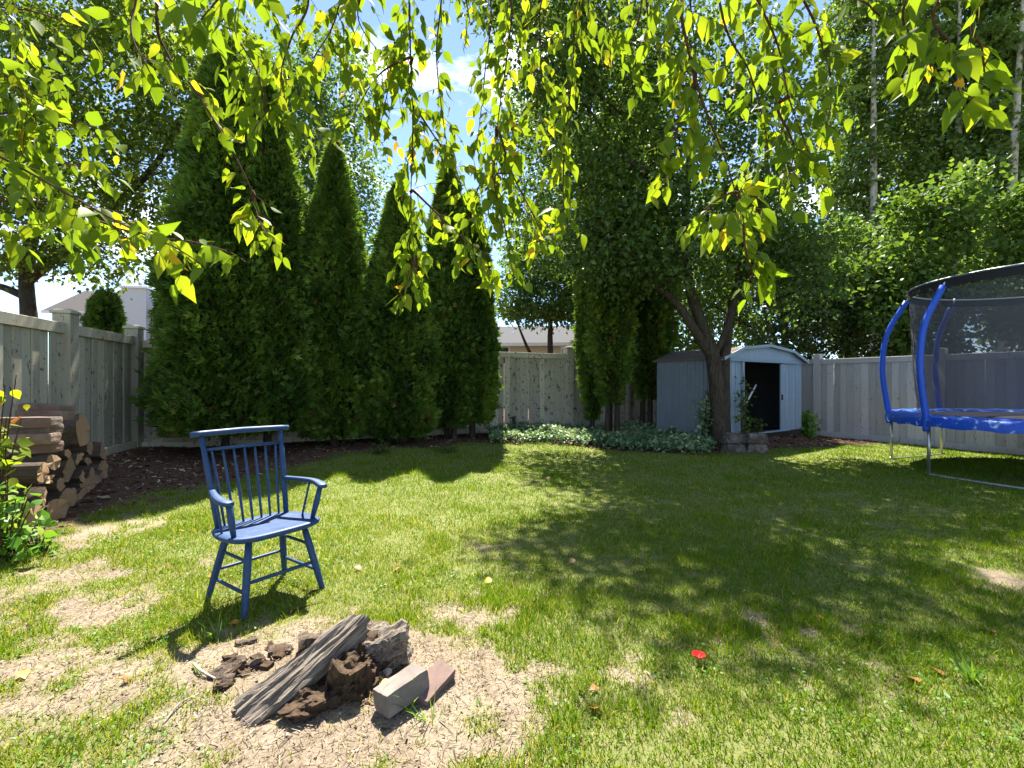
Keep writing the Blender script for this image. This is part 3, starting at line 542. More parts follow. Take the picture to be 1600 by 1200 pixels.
def ribbed(w_, h_, th=.02, rib=.012):
    b = MB(); b.box((w_ / 2, 0, h_ / 2), (w_, th, h_)); b.box((.012, -th / 2 - rib / 2 + .001, h_ / 2), (.02, rib, h_ - .004)); b.box((w_ / 2, -th / 2 - rib / 2 + .001, h_ / 2), (.035, rib * .6, h_ - .004)); return b
pw = SD / 8
sm_ = ribbed(pw - .002, ZE).mesh('side_panel', M['shed_side_shaded'])
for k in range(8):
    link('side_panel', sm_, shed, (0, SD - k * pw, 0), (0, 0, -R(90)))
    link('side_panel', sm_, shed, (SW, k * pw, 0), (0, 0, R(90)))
MB().box((SW - .045, SD / 2, ZE / 2), (.012, SD - .12, ZE - .04)).obj('shade_sheet', M['dark_in'], shed)  # added dark sheet over the right wall, standing in for interior shade
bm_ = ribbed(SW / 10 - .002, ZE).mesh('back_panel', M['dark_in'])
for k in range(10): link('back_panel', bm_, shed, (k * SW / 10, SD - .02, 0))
D0, D1, DH = .74, 2.20, 1.50
fw = (D0 - .03) / 3; fm = ribbed(fw - .002, ZE - .03).mesh('front_panel', M['shed'])
for k in range(3): link('front_panel', fm, shed, (.02 + k * fw, 0, 0))
fw2 = (SW - .02 - D1 - .16) / 3; fm2 = ribbed(fw2 - .002, ZE - .03).mesh('front_panel', M['shed'])
for k in range(3): link('front_panel', fm2, shed, (D1 + .16 + k * fw2, 0, 0))
MB().prism([(-.02, ZE - .055), (SW + .02, ZE - .055), (SW + .02, ZE - .01), (SW - .62, ZE + .19), (SW / 2, ZP - .02), (.62, ZE + .19), (-.02, ZE - .01)], -.045, -.012, 'xz').obj('gable_panel', M['shed'], shed)
MB().box(((D0 + D1) / 2, -.055, DH + .02), (D1 - D0 + 1.6, .05, .05)).obj('door_track', M['shed_door'], shed, .004)
MB().box((D0 - .01, -.03, DH / 2 - .01), (.07, .06, DH)).obj('door_jamb', M['shed_door'], shed, .004)
dl = MB().box((D1 + .10, -.045, DH / 2 - .01), (.20, .03, DH - .03)).obj('sliding_door', M['shed_door'], shed, .004)
MB().box((D1 + .03, -.075, DH * .5), (.025, .025, .12)).obj('door_handle', M['dark_wood'], dl, .003)
MB().box(((D0 + D1) / 2 + .1, -.05, .015), (D1 - D0 + .5, .09, .03)).obj('door_sill', M['shed_door'], shed, .004)
top = prof_; bot = [(x, z - .03) for x, z in prof_][::-1]
MB().prism(top + bot, -.13, SD + .1, 'xz').obj('roof', M['shed_roof'], shed)
MB().prism([(x, z + .012) for x, z in prof_] + [(x, z - .045) for x, z in prof_][::-1], -.15, -.132, 'xz').obj('roof_trim', M['shed'], shed)
MB().box((SW / 2, .9, ZE - .08), (SW - .1, .05, .05)).obj('roof_beam', M['dark_in'], shed)
def in_shed(x, y, z): q = P0 + su * x + np.array([-su[1], su[0]]) * y; return Vector((q[0], q[1], Z0 + z))
rk = thing('garden_rake', 'pale rake handle leaning inside the open shed doorway', 'rake', in_shed(.80, .06, 0))
o0 = in_shed(.80, .06, 0); MB().tube([(0, 0, .42), in_shed(1.62, .18, 1.02) - o0], .019, 8).obj('handle', M['trim'], rk)
b = MB(); b.tube([in_shed(.80, .03, .42) - o0, in_shed(.95, .28, .42) - o0], .015, 6); b.tube([(0, 0, 0), (0, 0, .43)], .014, 6); b.obj('rake_head', M['metal'], rk)
sp = thing('plastic_bin', 'low pale storage bin just inside the shed door', 'bin', in_shed(.95, .45, 0), math.atan2(su[1], su[0]))
MB().box((0, 0, .12), (.34, .28, .24), taper=1.08).obj('tub', M['metal'], sp, .01); MB().box((0, 0, .255), (.40, .34, .03)).obj('lid', M['trim'], sp, .008)

# ------------------------------------------------------------------ trampoline
TC = Vector((7.78, 6.66, 0)); TR = 1.92; TH = .80; tg = hg(7.4, 6.6)
tp = thing('trampoline', 'big round trampoline with blue padded poles and black safety net', 'trampoline', (TC.x, TC.y, tg))
def pol(r, a, z): return Vector((r * math.cos(a), r * math.sin(a), z))
def ring(r, z, rad, name, mat, par, n=72): 
    P = [pol(r, 2 * math.pi * k / n, z) for k in range(n + 1)]; return MB().tube(P, rad, 8, caps=False).obj(name, mat, par)
ring(TR, TH - .03, .022, 'frame_ring', M['metal'], tp)
def pad_mat():
    m, t, p, o = newmat('blue_white_pad'); v = coords(t, (1, 1, 1), rnd=False); n = tnoise(t, v, 7, 2, .5, 1.5)
    c = mixc(t, ramp(t, n, [(.60, (0, 0, 0)), (.66, (1, 1, 1))]), (.010, .075, .46), (.30, .45, .68))
    t.links.new(c, p.inputs['Base Color']); p.inputs['Roughness'].default_value = .35; bump(t, p, tnoise(t, v, 18, 4), .6, .012); return m
b = MB(); n = 96; prof2 = [(1.58, TH + .01), (1.60, TH + .035), (1.75, TH + .05), (1.93, TH + .04), (1.985, TH - .01), (1.99, TH - .11)]; V = []; 
for k in range(n):
    a = 2 * math.pi * k / n
    for r_, z_ in prof2: V.append(pol(r_ + .012 * math.sin(k * 2.3), a, z_ + .010 * math.sin(k * 1.7 + r_ * 9)))
m6 = len(prof2); b.add(V, [(k * m6 + j, ((k + 1) % n) * m6 + j, ((k + 1) % n) * m6 + j + 1, k * m6 + j + 1) for k in range(n) for j in range(m6 - 1)], True); b.obj('edge_pad', pad_mat(), tp)
MB().add([pol(1.6, 2 * math.pi * k / 64, TH + .01) for k in range(64)], [tuple(range(64))]).obj('jumping_mat', M['black_fabric'], tp)
for k in range(8):
    a = R(45 * k); lg = MB().tube([pol(TR, a, TH - .03), pol(TR, a, .02)], .021, 10).obj('leg', M['metal'], tp)
    P = catmull([pol(1.955, a, .62), pol(1.965, a, TH + .05), pol(2.02, a, 1.25), pol(2.04, a, 1.65), pol(1.97, a, 2.15), pol(1.72, a, 2.66)], 5)
    po = MB().tube(P, .042, 10).obj('padded_pole', M['blue_foam'], tp); MB().tube([P[-1], P[-1] + (P[-1] - P[-2]).normalized() * .14], .014, 8).obj('pole_tip', M['metal'], po)
for k in (1, 3, 5, 7) if False else (0, 2, 4, 6):
    a, c = R(45 * k), R(45 * (k + 1)); MB().tube(catmull([pol(TR, a, .05), pol(TR, a, .012) .lerp(pol(TR, c, .012), .06), pol(TR, a, .015).lerp(pol(TR, c, .015), .94), pol(TR, c, .05)], 5), .021, 8).obj('leg_base', M['metal'], tp)
m, t, p, o = newmat('safety_net'); p.inputs['Base Color'].default_value = (.075, .075, .085, 1); p.inputs['Roughness'].default_value = .7
tr_ = t.nodes.new('ShaderNodeBsdfTransparent'); ms = t.nodes.new('ShaderNodeMixShader'); ms.inputs[0].default_value = .57
t.links.new(tr_.outputs[0], ms.inputs[1]); t.links.new(p.outputs[0], ms.inputs[2]); t.links.new(ms.outputs[0], o.inputs['Surface'])
b = MB(); n = 96; lv = [(1.60, TH + .02), (1.64, 1.3), (1.66, 1.9), (1.69, 2.64)]
V = [pol(r_ - .03 * abs(math.sin(4 * 2 * math.pi * k / n)), 2 * math.pi * k / n, z_) for k in range(n) for r_, z_ in lv]
b.add(V, [(k * 4 + j, ((k + 1) % n) * 4 + j, ((k + 1) % n) * 4 + j + 1, k * 4 + j + 1) for k in range(n) for j in range(3)], True); b.obj('safety_net', m, tp)
b = MB(); n = 72; V = [pol(1.70, 2 * math.pi * k / n, z_) for k in range(n) for z_ in (2.64, 2.76)] 
b.add(V, [(k * 2, ((k + 1) % n) * 2, ((k + 1) % n) * 2 + 1, k * 2 + 1) for k in range(n)], True)
nb = b.obj('net_top_band', M['black_fabric'], tp); MB().tube([pol(1.70, 2 * math.pi * k / 72, 2.765) for k in range(73)], .014, 6, caps=False).obj('top_ring', M['metal'], nb)

# ------------------------------------------------------------------ blue armchair
cg = hg(-1.49, 2.875)
ch = thing('armchair', 'blue painted spindle-back wooden armchair standing on the thin grass', 'chair', (-1.49, 2.875, cg - .012), R(55))
BL = M['blue_chair']; SZ = .445
o_ = []                                                  # seat outline: straight back edge, wide rounded front
for k in range(40):
    a = 2 * math.pi * k / 40; c, s_ = math.cos(a), math.sin(a); e = .55
    x = .285 * math.copysign(abs(c) ** e, c); y = .215 * math.copysign(abs(s_) ** e, s_); x *= 1.0 - .12 * max(0, y / .215); o_.append((x, y))
b = MB(); L = []
for sc, z in ((.90, SZ - .036), (.985, SZ - .024), (1.0, SZ - .008), (.975, SZ), (.80, SZ - .004), (.4, SZ - .010)): L += [(x * sc, y * sc, z) for x, y in o_]
b.add(L, [(i * 40 + k, i * 40 + (k + 1) % 40, (i + 1) * 40 + (k + 1) % 40, (i + 1) * 40 + k) for i in range(5) for k in range(40)], True)
b.f.append(tuple(range(40))[::-1]); b.sm.append(False); b.f.append(tuple(200 + k for k in range(40))); b.sm.append(True); b.obj('seat', BL, ch)
ft = {}
for sx in (-1, 1):
    for sy in (-1, 1):
        a, f_ = Vector((.165 * sx, .125 * sy, SZ - .03)), Vector((.238 * sx, .222 * sy, 0)); ft[sx, sy] = (a, f_)
        MB().tube([a, a.lerp(f_, .25), a.lerp(f_, .6), a.lerp(f_, .9), f_], [.0165, .021, .0205, .016, .013], 12).obj('leg', BL, ch)
def onleg(sx, sy, z): a, f_ = ft[sx, sy]; return a.lerp(f_, (a.z - z) / (a.z - f_.z))
def rod(name, A, B_, r, par=ch): A, B_ = Vector(A), Vector(B_); return MB().tube([A, A.lerp(B_, .15), A.lerp(B_, .5), A.lerp(B_, .85), B_], [r * .75, r * .95, r, r * .95, r * .75], 10).obj(name, BL, par)
rod('stretcher', onleg(-1, -1, .19), onleg(1, -1, .19), .011); rod('stretcher', onleg(-1, 1, .19), onleg(1, 1, .19), .010)
for sx in (-1, 1): rod('stretcher', onleg(sx, -1, .30), onleg(sx, 1, .30), .0095); rod('stretcher', onleg(sx, -1, .14), onleg(sx, 1, .14), .0105)
def bp(sx, z): return Vector((sx * (.208 + .036 * (z - SZ) / .54), .150 + .135 * (z - SZ) / .54, z))
for sx in (-1, 1): MB().tube([bp(sx, SZ - .02), bp(sx, .62), bp(sx, .8), bp(sx, .975)], [.0155, .0175, .0165, .013], 12).obj('back_post', BL, ch)
MB().tube([bp(-1, .99) + Vector((-.055, 0, 0)), bp(-1, .993), (0, bp(1, .99).y + .012, .996), bp(1, .993), bp(1, .99) + Vector((.055, 0, 0))], [.0165, .0175, .0185, .0175, .0165], 12).obj('crest_rail', BL, ch)
MB().tube([bp(-1, .895), Vector((0, bp(1, .895).y + .012, .897)), bp(1, .895)], [.011, .0145, .011], 10, squash=.8).obj('back_rail', BL, ch)
for k in range(7):
    f_ = (k - 3) / 3.; A = Vector((.165 * f_, .165 - .004 * f_ * f_, SZ - .01)); B_ = Vector((.196 * f_, bp(1, .895).y + .012 * (1 - f_ * f_), .897)); rod('spindle', A, B_, .0082)
for sx in (-1, 1):
    p0 = bp(sx, .665); p1 = Vector((sx * .285, .0, .662)); p2 = Vector((sx * .292, -.10, .650)); p3 = Vector((sx * .275, -.165, .640))
    pts = catmull([p0, p1, p2, p3], 6); b = MB(); V = []; n = len(pts)
    for i, q in enumerate(pts):
        w_ = float(np.interp(i / (n - 1), [0, .3, .75, .95, 1], [.015, .019, .030, .027, .014])); d = (pts[min(i + 1, n - 1)] - pts[max(i - 1, 0)]).normalized(); s_ = d.cross(Vector((0, 0, 1))).normalized(); up = Vector((0, 0, .011))
        V += [q - s_ * w_ - up, q + s_ * w_ - up, q + s_ * w_ * 1.02 + up * .5, q + s_ * w_ * .8 + up, q - s_ * w_ * .8 + up, q - s_ * w_ * 1.02 + up * .5]
    b.add(V, [(i * 6 + k, i * 6 + (k + 1) % 6, (i + 1) * 6 + (k + 1) % 6, (i + 1) * 6 + k) for i in range(n - 1) for k in range(6)], True); b.f += [tuple(range(6))[::-1], tuple((n - 1) * 6 + k for k in range(6))]; b.sm += [False, False]; b.obj('arm', BL, ch)
    MB().tube([(sx * .235, -.105, SZ - .01), (sx * .255, -.118, .53), (sx * .276, -.13, .64)], [.013, .0185, .015], 12).obj('arm_post', BL, ch); rod('arm_spindle', (sx * .243, .02, SZ - .01), (sx * .284, .0, .655), .0075)

# ------------------------------------------------------------------ firewood, bricks, blocks, stump
M['log_bark'] = bark('log_bark', (.035, .026, .02), (.19, .145, .11), (26, 26, 5), 1.0, .015)
def endgrain():
    m, t, p, o = newmat('log_end'); c = t.nodes.new('ShaderNodeTexCoord'); mpg = t.nodes.new('ShaderNodeMapping'); t.links.new(c.outputs['Object'], mpg.inputs['Vector']); mpg.inputs['Scale'].default_value = (1, 1, .01)
    wv = N(t, 'ShaderNodeTexWave', Scale=16., Distortion=3.5, Detail=3.); wv.wave_type = 'RINGS'; wv.rings_direction = 'Z'; t.links.new(mpg.outputs[0], wv.inputs['Vector'])
    n = tnoise(t, coords(t), 14, 4); oi = t.nodes.new('ShaderNodeObjectInfo')
    col = mixc(t, wv.outputs['Fac'], (.24, .135, .065), (.46, .285, .15)); col = mixc(t, ramp(t, n, [(.4, (0, 0, 0)), (.7, (.8, .8, .8))]), col, (.34, .27, .20))
    col = mixc(t, 1.0, col, ramp(t, oi.outputs['Random'], [(0, (.7, .7, .72)), (1, (1.1, 1.0, .9))]), 'MULTIPLY')
    t.links.new(col, p.inputs['Base Color']); p.inputs['Roughness'].default_value = .9; bump(t, p, wv.outputs['Fac'], .3, .004); return m
M['log_end'] = endgrain()
AX = Vector((.955, .27, .0)).normalized()
def log_mesh(seed, kind=0):       # 0 round, 1 half, 2 quarter wedge
    r_ = random.Random(seed); n = 18; nl = 8; b = MB(); e = MB(); V = []
    for i in range(nl):
        z = -i / (nl - 1)
        for k in range(n):
            a = 2 * math.pi * k / n; rr = .5 * (1 + .09 * math.sin(2 * a + seed) + .06 * math.sin(5 * a + seed * 2 + i * .4) + r_.uniform(-.05, .05)); x, y = rr * math.cos(a), rr * math.sin(a)
            if kind >= 1 and y > .02: y = .02 + (y - .02) * .12 + r_.uniform(-.012, .02)
            if kind == 2 and x > .05 - .5 * (y + .2): x = .05 - .5 * (y + .2) + (x - .05) * .10 + r_.uniform(-.01, .015)
            V.append((x, y, z + (r_.uniform(-.02, .02) if i in (0, nl - 1) else 0)))
    b.add(V, [(i * n + k, (i + 1) * n + k, (i + 1) * n + (k + 1) % n, i * n + (k + 1) % n) for i in range(nl - 1) for k in range(n)])
    cx = sum(v[0] for v in V[:n]) / n; cy = sum(v[1] for v in V[:n]) / n
    e.add([(x * .985, y * .985, z + .004) for x, y, z in V[:n]] + [(cx, cy, .004)], [(k, (k + 1) % n, n) for k in range(n)])
    e2 = MB().add([(x * .985, y * .985, z - .004) for x, y, z in V[-n:]] + [(cx, cy, -1.004)], [((k + 1) % n, k, n) for k in range(n)])
    return b.mesh('bark', M['log_bark']), e.mesh('cut_end', M['log_end']), e2.mesh('cut_end', M['log_end'])
LM = [log_mesh(k, [0, 0, 1, 2, 0, 2][k]) for k in range(6)]
def pile(u, v):
    dx = (u - 800.) / F; Y = -1.541 / (dx + .593); return Vector((dx * Y, Y, H + (600. - v) / F * Y)), Y
def firewood(c, dia, ln, mi, label, roll=0, yaw=0, pitch=0, group=None):
    d = Matrix.Rotation(yaw, 3, 'Z') @ AX; d = (d + Vector((0, 0, pitch))).normalized(); q = d.to_track_quat('Z', 'Y') @ __import__('mathutils').Quaternion((0, 0, 1), roll)
    o = bpy.data.objects.new('firewood_log', None); COL.objects.link(o); tag(o, label, 'log', group); o.location = c; o.rotation_mode = 'QUATERNION'; o.rotation_quaternion = q; o.scale = (dia, dia, ln); o.empty_display_size = .1
    for nm, me in zip(('bark', 'cut_end', 'cut_end'), LM[mi]): link(nm, me, o)
    return o
GL = 'firewood logs stacked against the left fence'; LL = 'bark-covered firewood log with its cut end facing out of the stack'
spec = [(129, 672, 50, .48, 0), (141, 700, 20, .4, 1), (156, 710, 36, .42, 3), (125, 718, 22, .4, 2), (108, 734, 37, .45, 4), (107, 703, 26, .42, 5), (143, 747, 32, .42, 1), (161, 748, 32, .42, 4), (79, 755, 27, .42, 3),
        (106, 779, 37, .45, 0), (125, 772, 24, .42, 2), (153, 773, 26, .42, 3), (133, 792, 30, .44, 1), (88, 800, 38, .45, 4), (148, 790, 20, .4, 0), (112, 806, 22, .4, 1), (64, 776, 34, .45, 3), (66, 738, 30, .45, 0), (160, 773, 22, .4, 1), (52, 806, 38, .45, 1), (84, 722, 26, .42, 4), (124, 745, 24, .42, 3), (136, 727, 22, .4, 5), (95, 757, 20, .42, 1), (144, 770, 22, .4, 0), (72, 803, 26, .42, 2)]
for i, (u, v, dp, ln, mi) in enumerate(spec):
    c, Y = pile(u, v); dia = dp * Y / F; gz = hg(c.x, c.y); c.z = max(c.z, gz + dia * .42)
    lab = {0: 'thick rough-barked log lying on top of the firewood stack beside the bricks', 13: 'log with a bright orange cut face at the foot of the firewood stack'}.get(i, LL)
    lab = lab if i in (0, 13) else ('split firewood piece' if mi in (2, 3, 5) else 'round bark-covered firewood log') + (' in the top layer of the stack' if c.z - gz > .5 else ' in the middle layer of the stack' if c.z - gz > .28 else ' at the foot of the stack by the fence')
    firewood(c, dia, ln, mi, lab, roll=i * 1.3, yaw=R(random.uniform(-9, 9)) + (R(-8) if i == 13 else 0), pitch=random.uniform(-.05, .05) + (.12 if i == 0 else 0), group=None if i in (0, 13) else GL)
for k in range(8):      # logs lying deeper in the stack
    u = 60 + k * 12; c, Y = pile(u, 792 - k * 3); c = c - AX * .30; c.z = hg(c.x, c.y) + .13 + (.2 if k % 2 else 0)
    firewood(c, .24, .4, k % 6, 'firewood log lying deep inside the stack against the fence boards', roll=k, yaw=R(random.uniform(-5, 5)), group=GL)
def brickm(name, c, v=.3):
    m, t, p, o = newmat(name); vv = coords(t); n = tnoise(t, vv, 18, 5, .7); oi = t.nodes.new('ShaderNodeObjectInfo'); k = tnoise(t, vv, 5, 3)
    col = mixc(t, n, tuple(x * .65 for x in c), tuple(x * 1.25 for x in c)); col = mixc(t, ramp(t, k, [(.45, (0, 0, 0)), (.75, (.6, .6, .6))]), col, (.36, .32, .27))
    col = mixc(t, 1.0, col, ramp(t, oi.outputs['Random'], [(0, (.72, .75, .78)), (1, (1.08, 1.0, .95))]), 'MULTIPLY')
    t.links.new(col, p.inputs['Base Color']); p.inputs['Roughness'].default_value = .92; bump(t, p, n, .6, .006); return m
M['brick'] = brickm('red_brown_brick', (.175, .112, .085)); M['brick_dull'] = brickm('dull_red_brick', (.16, .105, .088)); M['paver'] = brickm('grey_paver', (.16, .138, .122)); M['concrete'] = brickm('concrete_block', (.075, .058, .047))
def rough_box(dx, dy, dz, seed, amp=.004, cuts=3, taper=0):
    r_ = random.Random(seed); import bmesh
    bm = bmesh.new(); bmesh.ops.create_cube(bm, size=1); bmesh.ops.subdivide_edges(bm, edges=bm.edges, cuts=cuts, use_grid_fill=True)
    for v in bm.verts:
        tz = 1 + taper * (v.co.z - .5)
        edge = sum(abs(abs(c) - .5) < 1e-4 for c in v.co); k = 1 - (.02 if edge == 2 else .04 if edge == 3 else 0)
        v.co = Vector((v.co.x * dx * tz * k, v.co.y * dy * k, v.co.z * dz * k)) + Vector((r_.uniform(-1, 1), r_.uniform(-1, 1), r_.uniform(-1, 1))) * amp
    me = bpy.data.meshes.new('brick'); bm.to_mesh(me); bm.free(); return me
bk = rough_box(.36, .19, .088, 3, .002); bk.materials.append(M['brick'])
fa = math.atan2(AX.y, AX.x)
for i, (u, v, dz) in enumerate([(66, 698, 0), (62, 684, 8), (66, 671, -3), (64, 659, 5), (84, 648, 0), (86, 639, -10)]):
    c, Y = pile(u + 22, v); c = c - AX * .17
    o = link('brick', bk, None, c, (R(random.uniform(-1.5, 1.5)), R([0, 1, -1, 1, 2, 5][i]), fa + R(dz))); tag(o, ['lowest brick of the stack resting on the firewood', 'second brick up from the firewood in the brick stack', 'third brick up from the firewood in the brick stack', 'fourth brick up, jutting out above the firewood', 'brick just under the topmost one of the stack on the firewood', 'topmost brick sitting tilted on the stack above the firewood'][i], 'brick', 'bricks stacked on the firewood')
bb = rough_box(.30, .24, .175, 5, .010, 4, -.30); bb.materials.append(M['concrete'])
for j, (u, lab) in enumerate(((1149, 'closest to the tree trunk'), (1184, 'on the side towards the shed door'))):
    q = gpix(u, 708); z = q.z - .02
    for k in range(2):
        o = link('concrete_block', bb, None, (q.x + .012 * k, q.y + .08 + .02 * k, z + .0925 + .187 * k), (0, 0, R([4, -7][j] + 5 * k))); tag(o, ('upper' if k else 'lower') + ' rough concrete block of the stack ' + lab, 'block')
# decayed stump and the wood lying by it
def woodgrain(name, c1, c2, sc):
    m, t, p, o = newmat(name); v = coords(t, sc); n = tnoise(t, v, 2.0, 8, .7, .8); v2 = coords(t); k = tnoise(t, v2, 5, 4)
    col = ramp(t, n, [(.30, c1), (.62, c2)]); col = mixc(t, ramp(t, k, [(.4, (0, 0, 0)), (.75, (.6, .6, .6))]), col, tuple(x * .6 for x in c2))
    t.links.new(col, p.inputs['Base Color']); p.inputs['Roughness'].default_value = .9; p.inputs['Specular IOR Level'].default_value = .15; bump(t, p, n, 1.0, .008); return m
M['grey_wood'] = woodgrain('weathered_grey_wood', (.022, .016, .012), (.25, .21, .17), (4, 46, 46)); M['rot'] = woodgrain('rotten_wood', (.007, .005, .004), (.095, .062, .038), (22, 22, 9))
def displaced(name, V, Fs, mat, parent, amp, sc, sub=2, seed=0, basis=None):
    import bmesh
    bm = bmesh.new(); vs_ = [bm.verts.new(v) for v in V]
    for f in Fs: bm.faces.new([vs_[i] for i in f])
    bmesh.ops.recalc_face_normals(bm, faces=bm.faces); bmesh.ops.subdivide_edges(bm, edges=bm.edges, cuts=sub, use_grid_fill=True)
    if basis is not None: bmesh.ops.transform(bm, matrix=basis.to_4x4().inverted(), verts=bm.verts)
    bmesh.ops.triangulate(bm, faces=bm.faces[:]); bm.normal_update()
    for v in bm.verts:
        q = Vector((v.co.x * sc[0] + seed, v.co.y * sc[1], v.co.z * sc[2])); v.co += v.normal * (mnoise.fractal(q, 1., 2., 4) * amp)
    me = bpy.data.meshes.new(name); bm.to_mesh(me); bm.free(); me.materials.append(mat); o = link(name, me, parent)
    if basis is not None: o.rotation_euler = basis.to_euler()
    return o
BOX = [(3, 2, 1, 0), (4, 5, 6, 7), (0, 1, 5, 4), (1, 2, 6, 5), (2, 3, 7, 6), (3, 0, 4, 7)]
s0 = Vector((-.72, 1.98, hg(-.72, 1.98) - .02)); st = thing('rotten_stump', 'decayed split tree stump with grey weathered slab in the bare soil', 'stump', s0)
def pw_(u, v, Y): return pixY(u, v, Y) - s0
A, B_ = pw_(392, 1122, 1.76), pw_(566, 966, 2.05)                    # slab: low end, high tip
ax_ = (B_ - A).normalized(); side = Vector((-.45, .62, .25)).normalized(); side = (side - ax_ * side.dot(ax_)).normalized(); nn = ax_.cross(side)
if nn.z < 0: nn = -nn
GB = Matrix((ax_, side, ax_.cross(side))).transposed()
C_ = lambda t_, s_, h_: A + (B_ - A) * t_ + side * s_ + nn * h_
Vv = [C_(-.08, -.03, -.03), C_(.95, -.03, -.09), C_(.95, .02, -.03), C_(-.05, .085, -.045), C_(-.10, -.035, -.01), C_(1.05, -.02, .01), C_(.97, .05, .005), C_(-.03, .12, .0)]
displaced('weathered_slab', Vv, BOX, M['grey_wood'], st, .016, (5, 42, 42), 22, 3, GB)
Vv = [pw_(440, 1165, 1.74), pw_(585, 1150, 1.78), pw_(650, 1040, 2.16), pw_(430, 1105, 1.92), pw_(448, 1102, 1.78), pw_(545, 1040, 1.90), pw_(572, 992, 2.10), pw_(440, 1085, 1.88)]
displaced('rotten_core', Vv, BOX, M['rot'], st, .085, (9, 9, 20), 24, 9)
Vv = [pw_(575, 1045, 2.04), pw_(640, 1042, 2.10), pw_(640, 1010, 2.26), pw_(585, 1010, 2.26), pw_(572, 1010, 2.04), pw_(632, 988, 2.06), pw_(634, 975, 2.20), pw_(580, 972, 2.20)]
displaced('side_chunk', Vv, BOX, M['grey_wood'], st, .024, (6, 28, 28), 16, 5, GB)
b = MB(); 
for k in range(14):
    a = random.uniform(0, 6.28); p0 = Vector((random.uniform(-.12, .12), random.uniform(-.12, .05), .03)); p1 = p0 + Vector((math.cos(a) * random.uniform(.08, .2), math.sin(a) * .1, random.uniform(-.02, .06))); b.tube(catmull([p0, p0.lerp(p1, .5) + Vector((0, 0, .03)), p1], 3), [.009, .003], 5)
b.obj('splinters', M['rot'], st)
bl = thing('bark_log', 'half-round piece of thick furrowed bark lying behind the stump', 'bark', pixY(540, 1018, 2.2))
A, B_ = pixY(466, 1010, 2.16) - bl.location, pixY(608, 986, 2.33) - bl.location; V = []; nl, n = 26, 20; axd = (B_ - A).normalized(); sd = axd.cross(Vector((0, 0, 1))).normalized()
for i in range(nl):
    c = A.lerp(B_, i / (nl - 1)) + Vector((0, 0, .008 * math.sin(i * .7)))
    for k in range(n):
        a = 2 * math.pi * k / n; rr = .052 + .016 * mnoise.fractal(Vector((i * .16, math.cos(a) * 4, math.sin(a) * 4)), 1, 2, 4); V.append(c + sd * math.cos(a) * rr * 1.2 + Vector((0, 0, 1)) * math.sin(a) * rr * .85)
MB().add(V, [(i * n + k, i * n + (k + 1) % n, (i + 1) * n + (k + 1) % n, (i + 1) * n + k) for i in range(nl - 1) for k in range(n)]).obj('bark', M['log_bark'], bl)
for i, mt in ((0, 'log_end'), (nl - 1, 'log_end')): MB().add(V[i * n:(i + 1) * n], [tuple(range(n))]).obj('broken_end', M[mt], bl)
bk2 = rough_box(.20, .095, .085, 8, .0014, 4); bk2.materials.append(M['paver']); q = pixY(628, 1100, 1.86)
tag(link('paver_brick', bk2, None, (q.x, q.y, hg(q.x, q.y) + .055), (R(-6), R(-4), R(50))), 'pale grey brick lying tilted in the soil beside the stump', 'brick')
bk3 = rough_box(.20, .09, .065, 9, .0014, 4); bk3.materials.append(M['brick_dull']); q = pixY(676, 1092, 1.95)
tag(link('paver_brick', bk3, None, (q.x, q.y, hg(q.x, q.y) + .012), (R(12), R(-8), R(62))), 'half-buried reddish brick against the pale grey brick', 'brick')
ps = thing('wooden_stake', 'short dark leaning stake with a slanted cap in the ground cover', 'post', gpix(805, 678)); ps.rotation_euler = (0, R(-6), 0)
MB().box((0, 0, .16), (.085, .07, .42)).obj('stake', M['dark_wood'], ps, .006); MB().box((-.02, 0, .385), (.16, .10, .03), Matrix.Rotation(R(-9), 3, 'Y')).obj('cap', M['dark_wood'], ps, .004)

# ------------------------------------------------------------------ overhanging tree: limbs above the camera, drooping leafy branches
def _leaf(fold=.16, droop=.12):
    ts = [0, .14, .34, .56, .78, 1]; ws = [0, .19, .27, .235, .12, 0]; v = []; f = []
    for t in ts: v.append((0, t, -droop * t * t))
    for s in (-1, 1):
        for t, w_ in list(zip(ts, ws))[1:5]: v.append((s * w_, t - .03, -droop * t * t + fold * w_))
    Lf = [6, 7, 8, 9]; Rt = [10, 11, 12, 13]
    for S_, fl in ((Lf, 0), (Rt, 1)):
        tri = [(0, 1, S_[0])] + [x for k in range(3) for x in ((k + 1, k + 2, S_[k + 1]), (k + 1, S_[k + 1], S_[k]))] + [(4, 5, S_[3])]
        f += [t[::-1] if fl else t for t in tri]
    return np.array(v), f
BIGLEAF = _leaf(); LEAFV = [_leaf(.28, .30), _leaf(.10, .02), _leaf(.40, .18)]
over = thing('overhanging_tree', 'tree with drooping sunlit yellow-green branches hanging over the lawn', 'tree', (.9, -2.4, hg(.9, -2.4)))
OB = over.location.copy()
tm = MB(); tk = catmull([(0, 0, -.1), (-.03, .03, .5), (.05, .1, 1.6), (0, .15, 2.5)], 5); tm.tube(tk, [.26, .19, .17, .17], 12, jit=.04)
limbs = []
for e in [[(-1.5, .2, 3.2), (-2.9, 1.5, 3.35), (-3.9, 2.4, 3.6)], [(-.9, .4, 3.4), (-1.2, 1.5, 3.45), (-1.3, 2.6, 3.7)], [(.1, .2, 3.5), (-.35, 1.6, 3.5), (-.5, 2.8, 3.7)], [(.8, .1, 3.4), (.6, 1.4, 3.45), (.7, 2.6, 3.65)], [(1.8, -.2, 3.3), (1.9, 1.2, 3.3), (2.4, 2.2, 3.5)]]:
    P = catmull([Vector((0, .15, 2.4)), *[Vector(p) - OB for p in e]], 7); tm.tube(P, [.12, .07, .045, .02], 8, jit=.03); limbs += P[6:]
tm.obj('trunk', M['bark'], over)
